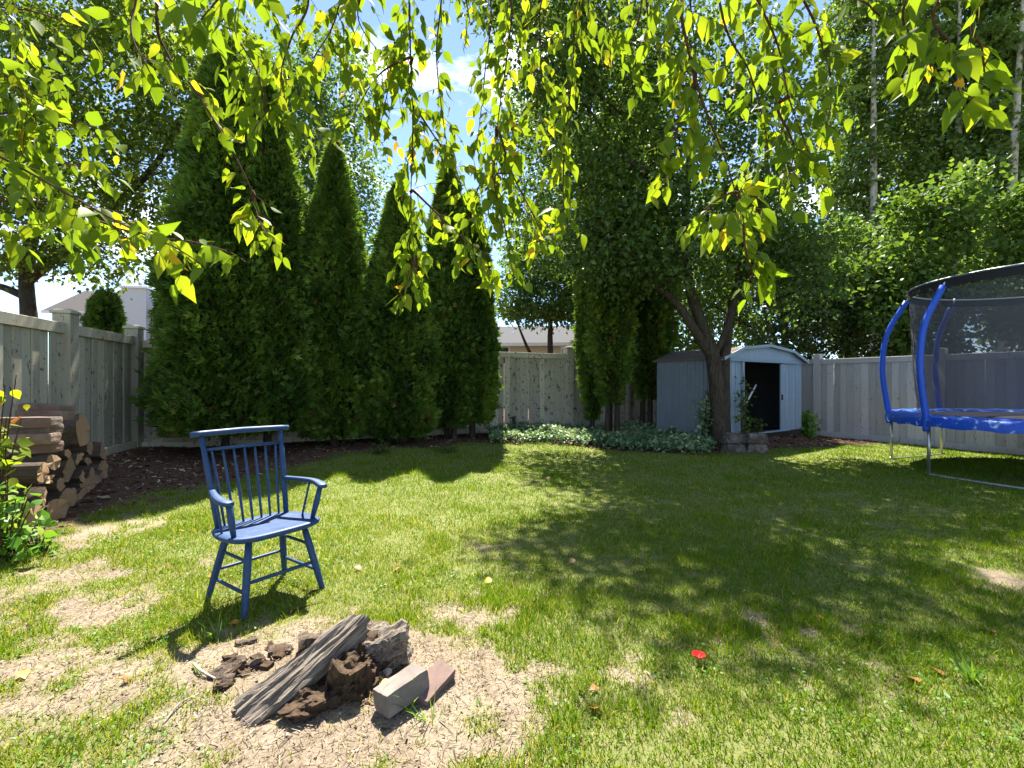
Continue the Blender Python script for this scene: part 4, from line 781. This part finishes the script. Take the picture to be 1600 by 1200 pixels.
BR = [  # (pixel u, v) path, distance, twig length, twigs per metre
 ([(245, 20), (262, 85), (300, 135), (345, 205), (378, 265), (398, 310), (412, 350)], 1.95, .15, 9, .10), ([(395, 300), (400, 330), (415, 365)], 1.9, .13, 26, 0),
 ([(-60, 60), (0, 110), (45, 160), (65, 225)], 1.9, .26, 26, 0), ([(-70, 150), (40, 175), (110, 190), (165, 205)], 1.95, .20, 30, 0), ([(-80, 100), (20, 90), (90, 120)], 2.1, .25, 22, 0),
 ([(-60, 220), (0, 245), (100, 300), (200, 355), (270, 385), (318, 415)], 1.55, .14, 14, 0), ([(-60, 280), (40, 310), (120, 335), (170, 350)], 1.8, .18, 18, 0), ([(230, 370), (300, 378), (360, 395), (385, 410)], 1.9, .07, 14, 0),
 ([(-60, 200), (60, 240), (130, 262)], 2.0, .2, 22, 0), ([(-70, 330), (0, 345), (70, 352)], 1.9, .16, 16, 0), ([(-60, -20), (60, 20), (150, 50)], 1.9, .28, 18, 0),
 ([(640, -10), (641, 70), (645, 200), (642, 330), (652, 430)], 2.3, .20, 22, .12), ([(640, 90), (600, 110), (575, 140), (545, 195)], 2.25, .22, 22, 0), ([(615, 70), (608, 130), (590, 215)], 2.35, .19, 20, 0),
 ([(650, 170), (680, 215), (710, 260), (722, 295)], 2.35, .20, 20, 0), ([(648, 300), (690, 340), (740, 385), (770, 400)], 2.35, .15, 24, 0), ([(650, 400), (638, 440), (622, 458)], 2.2, .10, 30, 0),
 ([(795, -10), (793, 80), (778, 190), (770, 290), (760, 345)], 2.4, .24, 24, .1), ([(778, 200), (800, 270), (830, 330), (850, 372)], 2.35, .18, 24, 0), ([(772, 280), (790, 360), (800, 420)], 2.3, .12, 26, 0), ([(775, 230), (745, 300), (730, 350)], 2.45, .16, 22, 0),
 ([(690, -20), (682, 80), (690, 170), (702, 250)], 2.4, .15, 20, 0), ([(765, -10), (757, 120), (745, 230)], 2.45, .14, 20, 0), ([(1000, 20), (985, 80), (1000, 140)], 2.2, .14, 16, 0),
 ([(905, -10), (896, 80), (890, 160), (878, 250)], 2.3, .16, 20, 0), ([(850, -10), (845, 90), (835, 190)], 2.4, .24, 22, 0), ([(882, 220), (880, 310), (888, 350)], 2.3, .12, 24, 0),
 ([(1060, -20), (1076, 80), (1100, 165), (1132, 245), (1152, 310), (1165, 345)], 1.75, .17, 18, .08), ([(1085, 120), (1068, 170), (1050, 230), (1045, 280)], 1.8, .15, 20, 0), ([(1160, 330), (1165, 390), (1178, 435)], 1.7, .12, 28, 0),
 ([(1150, 300), (1110, 320), (1090, 345)], 1.75, .10, 24, 0), ([(1130, 30), (1170, 110), (1195, 200), (1200, 260)], 1.9, .19, 22, 0), ([(1180, -10), (1215, 70), (1232, 150), (1262, 235)], 1.9, .20, 26, 0), ([(1250, -10), (1285, 70), (1300, 140), (1290, 200)], 1.85, .17, 26, 0),
 ([(1215, 170), (1240, 230), (1225, 300)], 1.9, .13, 24, 0), ([(1470, -10), (1485, 70), (1500, 150)], 1.5, .13, 24, 0), ([(1420, -10), (1445, 75), (1455, 110)], 1.6, .10, 26, 0), ([(1530, -10), (1535, 80), (1540, 125)], 1.5, .10, 24, 0),
 ([(330, -30), (360, 40), (400, 110), (418, 175)], 1.8, .20, 20, 0), ([(480, -20), (455, 60), (440, 110), (447, 165)], 1.9, .20, 20, 0), ([(215, -20), (205, 50), (235, 115)], 1.7, .16, 20, 0), ([(540, -30), (520, 40), (490, 90)], 2.0, .22, 20, 0),
 ([(400, -60), (340, 0), (290, 60)], 1.6, .18, 20, 0), ([(570, -30), (560, 30), (590, 80)], 2.1, .2, 18, 0), ([(1010, -30), (1015, 40), (1030, 90)], 2.0, .18, 18, 0), ([(930, -30), (945, 30), (960, 60)], 2.2, .18, 18, 0), ([(720, -30), (730, 10), (735, 40)], 2.3, .12, 14, 0), ([(1350, -40), (1360, 10), (1385, 30)], 1.7, .12, 18, 0)]
BL_P = []; BL_D = []; BL_N = []; BL_S = []; BL_B = []; brobj = []; paths = []
for bi, (pp, Yb, tl, dens, bare0) in enumerate(BR):
    pts = [pixY(u, v, Yb + .07 * math.sin(i * 1.3 + bi)) - OB for i, (u, v) in enumerate(pp)]
    cand = limbs + [q for P in paths for q in P]
    st_ = min(limbs, key=lambda q: (q - pts[0]).length) if pp[0][1] < 60 or pp[0][0] < 0 else min(cand, key=lambda q: (q - pts[0]).length)
    path = catmull([st_] + ([st_.lerp(pts[0], .5) + Vector((0, 0, .12))] if (st_ - pts[0]).length > .3 else []) + pts, 8); paths.append(path[-len(pts) * 8:])
    b = MB(); L = sum((a - c).length for a, c in zip(path, path[1:])); b.tube(path, [.009 if tl > .12 else .005, .0042, .0016], 6, caps=False)
    cum = 0; nxt = 0; start = L - sum((a - c).length for a, c in zip(pts, pts[1:])) * (1 - bare0) - .25
    for a, c in zip(path, path[1:]):
        cum += (c - a).length
        if cum < start: continue
        while nxt < cum:
            nxt = max(nxt, cum - .001) + random.uniform(.6, 1.4) / (dens * 1.9); ax_ = (c - a).normalized(); r = Vector(rsph1(rng)).normalized(); side = (r - ax_ * r.dot(ax_) * .9); side.y *= .8; d = (side.normalized() * .8 + ax_ * .35 + Vector((0, 0, -.45))).normalized()
            ln = tl * random.uniform(.35, 1.05); q = c.copy(); tw = [q.copy()]; ns = max(2, int(ln / .030)); dd = d.copy()
            for k in range(ns):
                dd = (dd + Vector((0, 0, -.11)) + Vector(rng.normal(0, .07, 3))).normalized(); q = q + dd * (ln / ns); tw.append(q.copy())
                sd = dd.cross(Vector(rng.normal(0, 1, 3))).normalized() * (1 if k % 2 else -1)
                BL_P.append(q.copy()); BL_D.append((dd * .45 + sd * .6 + Vector((0, 0, -.55)) + Vector(rng.normal(0, .25, 3))).normalized()); BL_N.append(Vector((0, -.35, .55)) + Vector(rng.normal(0, .55, 3))); BL_S.append(random.choice((random.uniform(.034, .06), random.uniform(.05, .085), random.uniform(.06, .096))) * (1.12 if Yb < 1.8 else 1)); BL_B.append(bi)
            b.tube(tw, [.0014, .0008], 4, caps=False)
    brobj.append(b.obj('hanging_branch', M['bark_twig'], over))
BL_P, BL_D, BL_N = (np.array([tuple(v) for v in q]) for q in (BL_P, BL_D, BL_N)); BL_S = np.array(BL_S); BL_B = np.array(BL_B)
BRND = np.clip(.34 + .22 * (np.random.default_rng(5).random(len(BR))[BL_B] - .5) + rng.normal(0, .19, len(BL_S)), 0, .9); BRND[rng.random(len(BRND)) < .014] = .93; BRND[rng.random(len(BRND)) < .006] = .97
Wp = BL_P + np.array(OB) + BL_D * BL_S[:, None] * .5; Up = 800 + F * Wp[:, 0] / Wp[:, 1]; Vp = 600 - F * (Wp[:, 2] - H) / Wp[:, 1]
vis = (Up > 0) & (Up < 1600) & (Vp > 0); score = np.where(vis, BL_S / Wp[:, 1] + (Vp > 200) * .004, 0); big = np.argsort(-score)[:300]; isbig = np.zeros(len(BL_S), bool); isbig[big] = True
LV = []
for k in range(7):
    val = [.15, .3, .42, .55, .7, .86, .94][k]; LV.append((val, scatter('leaf', np.zeros((1, 3)), np.array([[0, 1., 0]]), np.array([[0, 0, 1.]]), [1], LEAFV[k % 3], M['leaf_over'], np.array([val]))))
for i in big:
    d = Vector(BL_D[i]).normalized(); x = d.cross(Vector(BL_N[i])).normalized(); z = x.cross(d); mt = Matrix((x, d, z)).transposed().to_4x4() @ Matrix.Scale(BL_S[i], 4); mt.translation = Vector(BL_P[i])
    o = bpy.data.objects.new('leaf', min(LV, key=lambda q: abs(q[0] - BRND[i]))[1]); COL.objects.link(o); o.parent = brobj[BL_B[i]]; o.matrix_local = mt
for bi in range(len(BR)):
    k = np.where((BL_B == bi) & ~isbig)[0]
    if len(k): tag(link('leaves', scatter('leaves', BL_P[k], BL_D[k], BL_N[k], BL_S[k], LEAFV[bi % 3], M['leaf_over'], BRND[k], BL_S[k] * rng.uniform(.85, 1.15, len(k))), brobj[bi]), kind='stuff')
print('overhanging leaves', len(BL_S))

# ------------------------------------------------------------------ ground cover, shrubs and weeds
def inpoly(px, py, poly):
    c = np.zeros(len(px), bool); j = len(poly) - 1
    for i in range(len(poly)):
        xi, yi = poly[i]; xj, yj = poly[j]; hit = ((yi > py) != (yj > py)) & (px < (xj - xi) * (py - yi) / (yj - yi + 1e-12) + xi); c ^= hit; j = i
    return c
poly = [tuple(gpix(u, v)[:2]) for u, v in [(760, 680), (800, 676), (870, 672), (930, 676), (1000, 670), (1045, 676), (1060, 690), (1120, 700), (1105, 712), (1000, 706), (900, 696), (850, 693), (765, 694)]]
pa = np.array(poly); n = 60000; X = rng.uniform(pa[:, 0].min(), pa[:, 0].max(), n); Y = rng.uniform(pa[:, 1].min(), pa[:, 1].max(), n); ok = inpoly(X, Y, poly); X, Y = X[ok][:11000], Y[ok][:11000]; n = len(X)
hh = .05 + .30 * fbm(X * 2.3, Y * 2.3, 61, 3); Z = hgt(X, Y) + hh * np.sqrt(rng.random(n)); dn = rng.normal(0, .5, (n, 3)) + np.array([0, -.35, .1]); nn_ = np.array([0, -.25, 1.]) + rng.normal(0, .4, (n, 3))
tag(link('ground_cover', scatter('ground_cover', np.stack([X, Y, Z], 1), dn, nn_, rng.uniform(.045, .085, n), LEAFP, M['leaf_cover'], np.clip(.45 + .9 * (fbm(X * 1.6, Y * 1.6, 71, 3) - .5) + rng.normal(0, .25, n), 0, 1))), 'pale variegated low plants carpeting the bed by the worn fence', 'ground cover', kind='stuff')
def shrub(name, label, loc, ht, rad, nst, nl, leaf, mat, seed, cat='shrub', tpl=LEAFP, lean=(0, 0), low=.15, group=None):
    r_ = np.random.default_rng(seed); root = thing(name, label, cat, loc, 0, group); b = MB(); P = []; D = []
    for s in range(nst):
        a = r_.random() * 6.28; rr = rad * math.sqrt(r_.random()); e = Vector((rr * math.cos(a) + lean[0], rr * math.sin(a) * .8 + lean[1], ht * r_.uniform(.55, 1))); s0_ = Vector((rr * .25 * math.cos(a), rr * .25 * math.sin(a), -.03))
        p = catmull([s0_, s0_.lerp(e, .5) + Vector((0, 0, .1 * ht)), e], 5); b.tube(p, [.008, .003], 5, caps=False)
        for k in range(nl // nst):
            t = r_.uniform(low, 1); q = p[int(t * (len(p) - 1))]; P.append(np.array(q) + r_.normal(0, .035 + rad * .11, 3)); D.append(r_.normal(0, .6, 3) + np.array([math.cos(a) * .4, math.sin(a) * .4 - .25, -.15]))
    P = np.array(P); P[:, 2] = np.maximum(P[:, 2], .02); n = len(P); b.obj('stems', M['bark_twig'], root)
    link('leaves', scatter('leaves', P, np.array(D), np.array([0, -.3, .8]) + r_.normal(0, .45, (n, 3)), leaf * r_.uniform(.6, 1.3, n), tpl, mat, np.clip(r_.normal(.5, .25, n), 0, 1)), root); return root
BIG2 = (BIGLEAF[0] * np.array([1.5, 1, 1]), BIGLEAF[1])
q = gpix(12, 872); shrub('currant_bush', 'bright green broad-leaved bush spilling in front of the firewood', q, .62, .25, 26, 340, .08, M['leaf_bush'], 51, tpl=BIG2)
q = gpix(-12, 850); shrub('currant_bush', 'tall thin shoot with yellow leaves beside the firewood', q, 1.33, .13, 6, 70, .085, M['leaf_over'], 52, tpl=BIG2, lean=(.06, 0), low=.45)
q = gpix(62, 862); shrub('weed_clump', 'low leafy weeds at the foot of the firewood stack', q, .20, .14, 12, 90, .05, M['leaf_bush'], 53, 'weeds', tpl=BIG2)
q = gpix(1101, 694); shrub('young_shrub', 'pale green young shrub left of the forked tree against the shed wall', (q.x, q.y, q.z), 1.25, .24, 12, 420, .08, M['leaf_cover'], 54)
q = gpix(1178, 683); shrub('young_shrub', 'dark leafy shoots growing before the open shed doorway', (q.x, q.y, q.z), .42, .20, 8, 120, .075, M['leaf_dark'], 55)
q = in_shed(.46, -.20, 0); q.z = hg(q.x, q.y); shrub('climbing_vine', 'green vine climbing up the frame of the shed door', q, 1.45, .13, 8, 190, .075, M['leaf_mid'], 56, 'vine')
q = in_shed(3.42, -.1, 0); q.z = hg(q.x, q.y); shrub('young_shrub', 'bright green sapling between the shed corner and the grey fence', q, .62, .20, 10, 260, .11, M['leaf_bush'], 57)
q = gpix(1497, 692); shrub('weed_clump', 'small weeds under the trampoline against the grey fence', q, .22, .12, 6, 60, .07, M['leaf_mid'], 58, 'weeds')
q = gpix(700, 707); shrub('weed_clump', 'low green weeds at the mulch edge under the ragged cedars', q, .14, .20, 8, 110, .05, M['leaf_dark'], 59, 'weeds')
q = gpix(690, 707); q2 = gpix(590, 708); shrub('weed_clump', 'small weeds on the mulch below the cone-shaped cedar', q2, .13, .28, 10, 130, .05, M['leaf_dark'], 60, 'weeds')
def tuft(u, v, ht, n, label, seed, mat='leaf_bush', wd=.012, spread=.5):
    r_ = np.random.default_rng(seed); q = gpix(u, v); root = thing('grass_tuft', label, 'grass tuft', q); b = []; 
    P = r_.normal(0, .012, (n, 3)) * np.array([1, 1, 0]); D = r_.normal(0, spread, (n, 3)) * np.array([1, 1, 0]) + np.array([0, 0, 1.])
    tv = np.array([(-.5, 0, 0), (.5, 0, 0), (-.42, .5, .0), (.42, .5, .0), (0, 1, -.22)]); me = scatter('blades', P, D, np.array([0, 1., 0]) + r_.normal(0, .5, (n, 3)), ht * r_.uniform(.5, 1.1, n), (tv, [(0, 1, 3), (0, 3, 2), (2, 3, 4)]), M[mat], W=wd * .5 * np.ones(n)); link('blades', me, root)
tuft(333, 1002, .15, 12, 'tuft of long bright grass beside the chair leg', 1); tuft(640, 1108, .16, 9, 'long grass blades growing up past the pale grey brick', 2, wd=.009); tuft(668, 1126, .15, 8, 'leaning long grass at the reddish brick', 3, wd=.010, spread=.9)
tuft(312, 1052, .09, 9, 'short yellowish grass tuft at the curved root', 4, wd=.007); tuft(1520, 1062, .13, 16, 'broad-bladed pale grass clump in the sunny lawn', 5, wd=.018, spread=.8); tuft(250, 1012, .07, 9, 'small bright grass clump in the chair shadow', 6, wd=.008)

# ------------------------------------------------------------------ lawn grass
def blades():
    Yg = np.linspace(.9, 13.5, 800); dens = 16000 * np.minimum(1, (2.4 / Yg)) ** 1.65; pdf = dens * 2.5 * Yg; cdf = np.cumsum(pdf) * (Yg[1] - Yg[0]); tot = int(cdf[-1])
    Y = np.interp(rng.random(tot) * cdf[-1], cdf, Yg); X = rng.uniform(-1.25, 1.25, tot) * Y
    bare = baremask(X, Y); bed = bedmask(X, Y); cl = fbm(X * 6, Y * 6, 91, 3)
    keep = (rng.random(tot) < np.clip(1.05 - bare * 1.02, .03, 1) * (.55 + .9 * cl)) & (rng.random(tot) > bed * .995) & (d_left(X, Y) > .15) & (d_right(X, Y) > .12)
    X, Y, bare, cl = X[keep], Y[keep], bare[keep], cl[keep]; n = len(X); Z = hgt(X, Y) - .004
    ht = (.018 + .030 * fbm(X * 2.1, Y * 2.1, 95, 3) + .022 * (cl - .5)) * rng.lognormal(-.08, .34, n) * (1 + .45 * sst((fbm(X * 3.3, Y * 3.3, 111, 3) - .56) / .1)) * np.where(Y > 5, .95, .88) * (1 - .25 * bare); wd = .0039 * np.maximum(1, Y / 3.0) * rng.uniform(.7, 1.3, n)
    D = np.stack([rng.normal(0, .42, n), rng.normal(0, .42, n), np.ones(n)], 1); Nn = np.stack([rng.normal(0, 1, n), rng.normal(0, 1, n), np.full(n, .25)], 1)
    dry = np.clip(fbm(X * .8, Y * .8, 77, 3) - .35, 0, 1); sunny = np.clip((-X + 1.2) / 3.5, 0, 1) * np.clip((7 - Y) / 3, 0, 1)
    rn = np.clip(.30 + .22 * sunny + .5 * dry + .2 * bare + rng.normal(0, .17, n), 0, .9); k = rng.random(n) < .05 + .12 * bare + .05 * sunny; rn[k] = rng.uniform(.9, 1, k.sum())
    P = np.stack([X, Y, Z], 1); nr = Y < 4.6
    t5 = np.array([(-.5, 0, 0), (.5, 0, 0), (-.4, .5, .05), (.4, .5, .05), (0, 1, .30)]); f5 = [(0, 1, 3), (0, 3, 2), (2, 3, 4)]; t3 = np.array([(-.5, 0, 0), (.5, 0, 0), (0, 1, .12)])
    for msk, tv, tf in ((nr, t5, f5), (~nr, t3, [(0, 1, 2)])):
        tag(link('lawn_grass', scatter('lawn_grass', P[msk], D[msk], Nn[msk], ht[msk], (tv, tf), M['grass'], rn[msk], wd[msk])), 'short patchy lawn grass' if tv is t5 else 'denser lawn grass further back toward the beds', 'grass', kind='stuff')
    print('grass blades', n)
blades()

X = rng.uniform(-4, 6, 120000); Y = rng.uniform(1.3, 6.5, 120000); k = (fbm(X * 1.3, Y * 1.3, 131, 3) > .57) & (np.abs(X) < 1.2 * Y) & (rng.random(120000) < .25 * (1 - baremask(X, Y))) & (bedmask(X, Y) < .2); X, Y = X[k], Y[k]; n = len(X)
tag(link('lawn_weeds', scatter('lawn_weeds', np.stack([X, Y, hgt(X, Y) + rng.uniform(.008, .028, n)], 1), np.stack([rng.normal(0, 1, n), rng.normal(0, 1, n), rng.normal(.1, .3, n)], 1), np.stack([rng.normal(0, .35, n), rng.normal(0, .35, n), np.ones(n)], 1), rng.uniform(.010, .022, n), LEAFP, M['leaf_bush'], np.clip(rng.normal(.35, .2, n), 0, 1), rng.uniform(.012, .02, n))), 'patches of small clover leaves growing through the lawn', 'weeds', kind='stuff')
# ------------------------------------------------------------------ litter, stones, twigs, fallen leaves
CHIP = (np.array([(-.3, -.5, 0), (.32, -.42, .05), (.26, .5, -.03), (-.24, .42, .06)]), [(0, 1, 2), (0, 2, 3)])
M['chips'] = leafmat('pale_chips', [(0, (.035, .023, .015)), (.5, (.16, .115, .078)), (.85, (.26, .205, .145)), (1, (.40, .33, .25))], .05, (1, 1, 1), .9, .1)
M['litter'] = leafmat('brown_litter', [(0, (.045, .022, .014)), (.6, (.14, .075, .045)), (1, (.42, .33, .23))], .1, (1, 1, 1), .9, .1)
def flat(name, X, Y, size, mat, label, cat, lift=.006, tilt=.35):
    n = len(X); P = np.stack([X, Y, hgt(X, Y) + lift * rng.uniform(.3, 1.6, n)], 1); D = np.stack([rng.normal(0, 1, n), rng.normal(0, 1, n), rng.normal(0, tilt * .4, n)], 1); Nn = np.stack([rng.normal(0, tilt, n), rng.normal(0, tilt, n), np.ones(n)], 1)
    S = size * rng.lognormal(0, .45, n); tag(link(name, scatter(name, P, D, Nn, S, CHIP, mat, None, S * rng.uniform(.4, 1.1, n))), label, cat, kind='stuff')
X = rng.uniform(-3.5, 2.2, 90000); Y = rng.uniform(1.2, 3.6, 90000); k = (rng.random(90000) < baremask(X, Y) * .36)
flat('wood_chips', X[k], Y[k], .0065, M['chips'], 'small pale wood chips strewn over the bare soil', 'wood chips')
STRAW = (np.array([(-.5, -.5, 0), (.5, -.5, 0), (.5, .5, 0), (-.5, .5, 0)]), [(0, 1, 2), (0, 2, 3)])
X = rng.uniform(-3.5, 2.6, 60000); Y = rng.uniform(1.2, 3.8, 60000); k = (rng.random(60000) < baremask(X, Y) * .5 + .04); X, Y = X[k], Y[k]; n = len(X)
tag(link('dry_straw', scatter('dry_straw', np.stack([X, Y, hgt(X, Y) + rng.uniform(.002, .012, n)], 1), np.stack([rng.normal(0, 1, n), rng.normal(0, 1, n), rng.normal(0, .12, n)], 1), np.stack([rng.normal(0, .3, n), rng.normal(0, .3, n), np.ones(n)], 1), rng.uniform(.012, .045, n), STRAW, M['chips'], np.clip(rng.normal(.45, .3, n), 0, 1), rng.uniform(.0012, .0030, n))), 'dry straw and dead grass scattered on the bare soil', 'straw', kind='stuff')
X = rng.uniform(-7, 8, 60000); Y = rng.uniform(3.5, 12.5, 60000); k = (rng.random(60000) < bedmask(X, Y) * .6) & (d_left(X, Y) > .1) & (d_back(X, Y) > .1)
flat('leaf_litter', X[k], Y[k], .035, M['litter'], 'dry brown leaf litter over the planting beds', 'leaf litter', .012, .5)
M['stone'] = simple('pale_stone', (.40, .35, .29), .9, var=.4, scale=20, b=.5)
def stone(u, v, s, seed, label, mat='stone'):
    import bmesh
    bm = bmesh.new(); bmesh.ops.create_icosphere(bm, subdivisions=3, radius=1)
    for v_ in bm.verts: v_.co *= 1 + .35 * mnoise.fractal(v_.co * 1.5 + Vector((seed * 7, 0, 0)), 1, 2, 3); 
    bmesh.ops.scale(bm, vec=(s, s * .8, s * .55), verts=bm.verts); me = bpy.data.meshes.new('stone'); bm.to_mesh(me); bm.free(); me.materials.append(M[mat]); q = gpix(u, v)
    tag(link('stone', me, None, (q.x, q.y, q.z + s * .2), (0, 0, seed * 1.7)), label, 'stone')
stone(642, 1052, .035, 1, 'pale rounded stone between the stump and the bricks'); stone(672, 1062, .032, 2, 'pale brown lump of soil behind the reddish brick'); stone(606, 1052, .022, 3, 'small light stone in the hollow of the stump')
for i in range(16):
    u, v = random.uniform(345, 450), random.uniform(1000, 1075); v = v if u < 420 else 1000 + (v - 1000) * .3; sz = random.uniform(.016, .038); q = gpix(u, v)
    o = displaced('bark_flake', [(x * sz * 1.5, y * sz, z * sz * .3) for z in (-1, 1) for x, y in ((-1, -.7), (1, -1), (.8, 1), (-1, .8))], BOX, M['rot' if i % 3 else 'log_bark'], None, sz * .5, (26, 26, 26), 4, i); o.location = (q.x, q.y, q.z + sz * .3); o.rotation_euler = (random.uniform(-.4, .4), random.uniform(-.4, .4), i * 1.1); tag(o, 'flake of crumbled bark strewn beside the stump slab', 'bark', 'bark flakes beside the stump')
def stick(pts, r, label, mat='bark_twig'):
    P = [gpix(u, v) + Vector((0, 0, r * .7 + dz)) for u, v, dz in pts]; o = P[0].copy(); tag(MB().tube(catmull([p - o for p in P], 5), [r, r * .9, r * .4], 7, jit=.1).obj('twig', M[mat], None, loc=o), label, 'twig')
stick([(442, 963, 0), (468, 955, .01), (497, 943, 0)], .006, 'thin fallen twig on the soil beyond the stump'); stick([(303, 1042, .01), (310, 1052, .015), (325, 1060, .01), (346, 1066, 0)], .007, 'curved bare root poking from the soil', 'bark_pale'); stick([(255, 1132, 0), (280, 1105, .01), (310, 1085, 0)], .004, 'long thin straw lying on the soil', 'bark_pale'); stick([(478, 930, 0), (490, 926, .004), (505, 922, 0)], .008, 'short twig against the chair foot')
M['fallen'] = leafmat('fallen_leaf', [(0, (.24, .12, .05)), (.5, (.50, .26, .04)), (.8, (.55, .42, .05)), (1, (.62, .03, .02))], .3, (1.2, 1, .8))
flv = {k: scatter('fallen_leaf', np.zeros((1, 3)), np.array([[0, 1., 0]]), np.array([[0, 0, 1.]]), [1], (BIGLEAF[0] * np.array([1.5, 1, 2.2]) - np.array([0, .5, 0]), BIGLEAF[1]), M['fallen'], np.array([k])) for k in (.1, .5, .8)}
for i, (u, v, k, s) in enumerate([(928, 1113, .5, .055), (762, 912, .8, .06), (36, 1060, .8, .06), (285, 832, .5, .05), (366, 978, .5, .055), (327, 905, .5, .04), (855, 748, .1, .09), (893, 881, .1, .06), (1250, 805, .1, .06), (1268, 804, .5, .05), (1315, 886, .5, .04), (1283, 970, .5, .05), (1462, 1052, .1, .07), (928, 1082, .1, .045), (200, 1066, .1, .05), (1425, 1065, .1, .07), (620, 893, .1, .07), (560, 892, .1, .06), (1545, 990, .1, .06), (600, 1075, .5, .05)]):
    q = gpix(u, v); kk = {.1: ('dry brown fallen leaf curled on the lawn', 'dry brown leaves on the lawn'), .5: ('orange fallen leaf lying on the ground', 'orange leaves on the ground'), .8: ('yellow fallen leaf lying on the grass', 'yellow leaves on the grass')}[k]
    tag(link('fallen_leaf', flv[k], None, (q.x, q.y, q.z + .022), (random.uniform(-.4, .4), random.uniform(-.4, .4), i * 2.1), (s, s, s)), kk[0], 'leaf', kk[1])
q = gpix(1090, 1040); fl = thing('red_flower', 'single bright red poppy bloom on a short stem in the grass', 'flower', q)
MB().tube([(0, 0, -.01), (.005, 0, .035)], .0022, 6).obj('stem', M['leaf_bush'], fl); M['petal'] = simple('red_petal', (.72, .018, .012), .5, var=.15, b=.1)
for k in range(5):
    a = k * 1.257; V = []
    for i in range(5):
        for j in range(5):
            r = .004 + .026 * i / 4; an = a + (j - 2) / 2 * .75 * (1 - .15 * (i == 4)); V.append((.005 + r * math.cos(an), r * math.sin(an), .035 + .018 * (i / 4) ** 1.6 + .003 * math.sin(j * 2 + k)))
    MB().add(V, [(i * 5 + j, i * 5 + j + 1, (i + 1) * 5 + j + 1, (i + 1) * 5 + j) for i in range(4) for j in range(4)], True).obj('petal', M['petal'], fl)
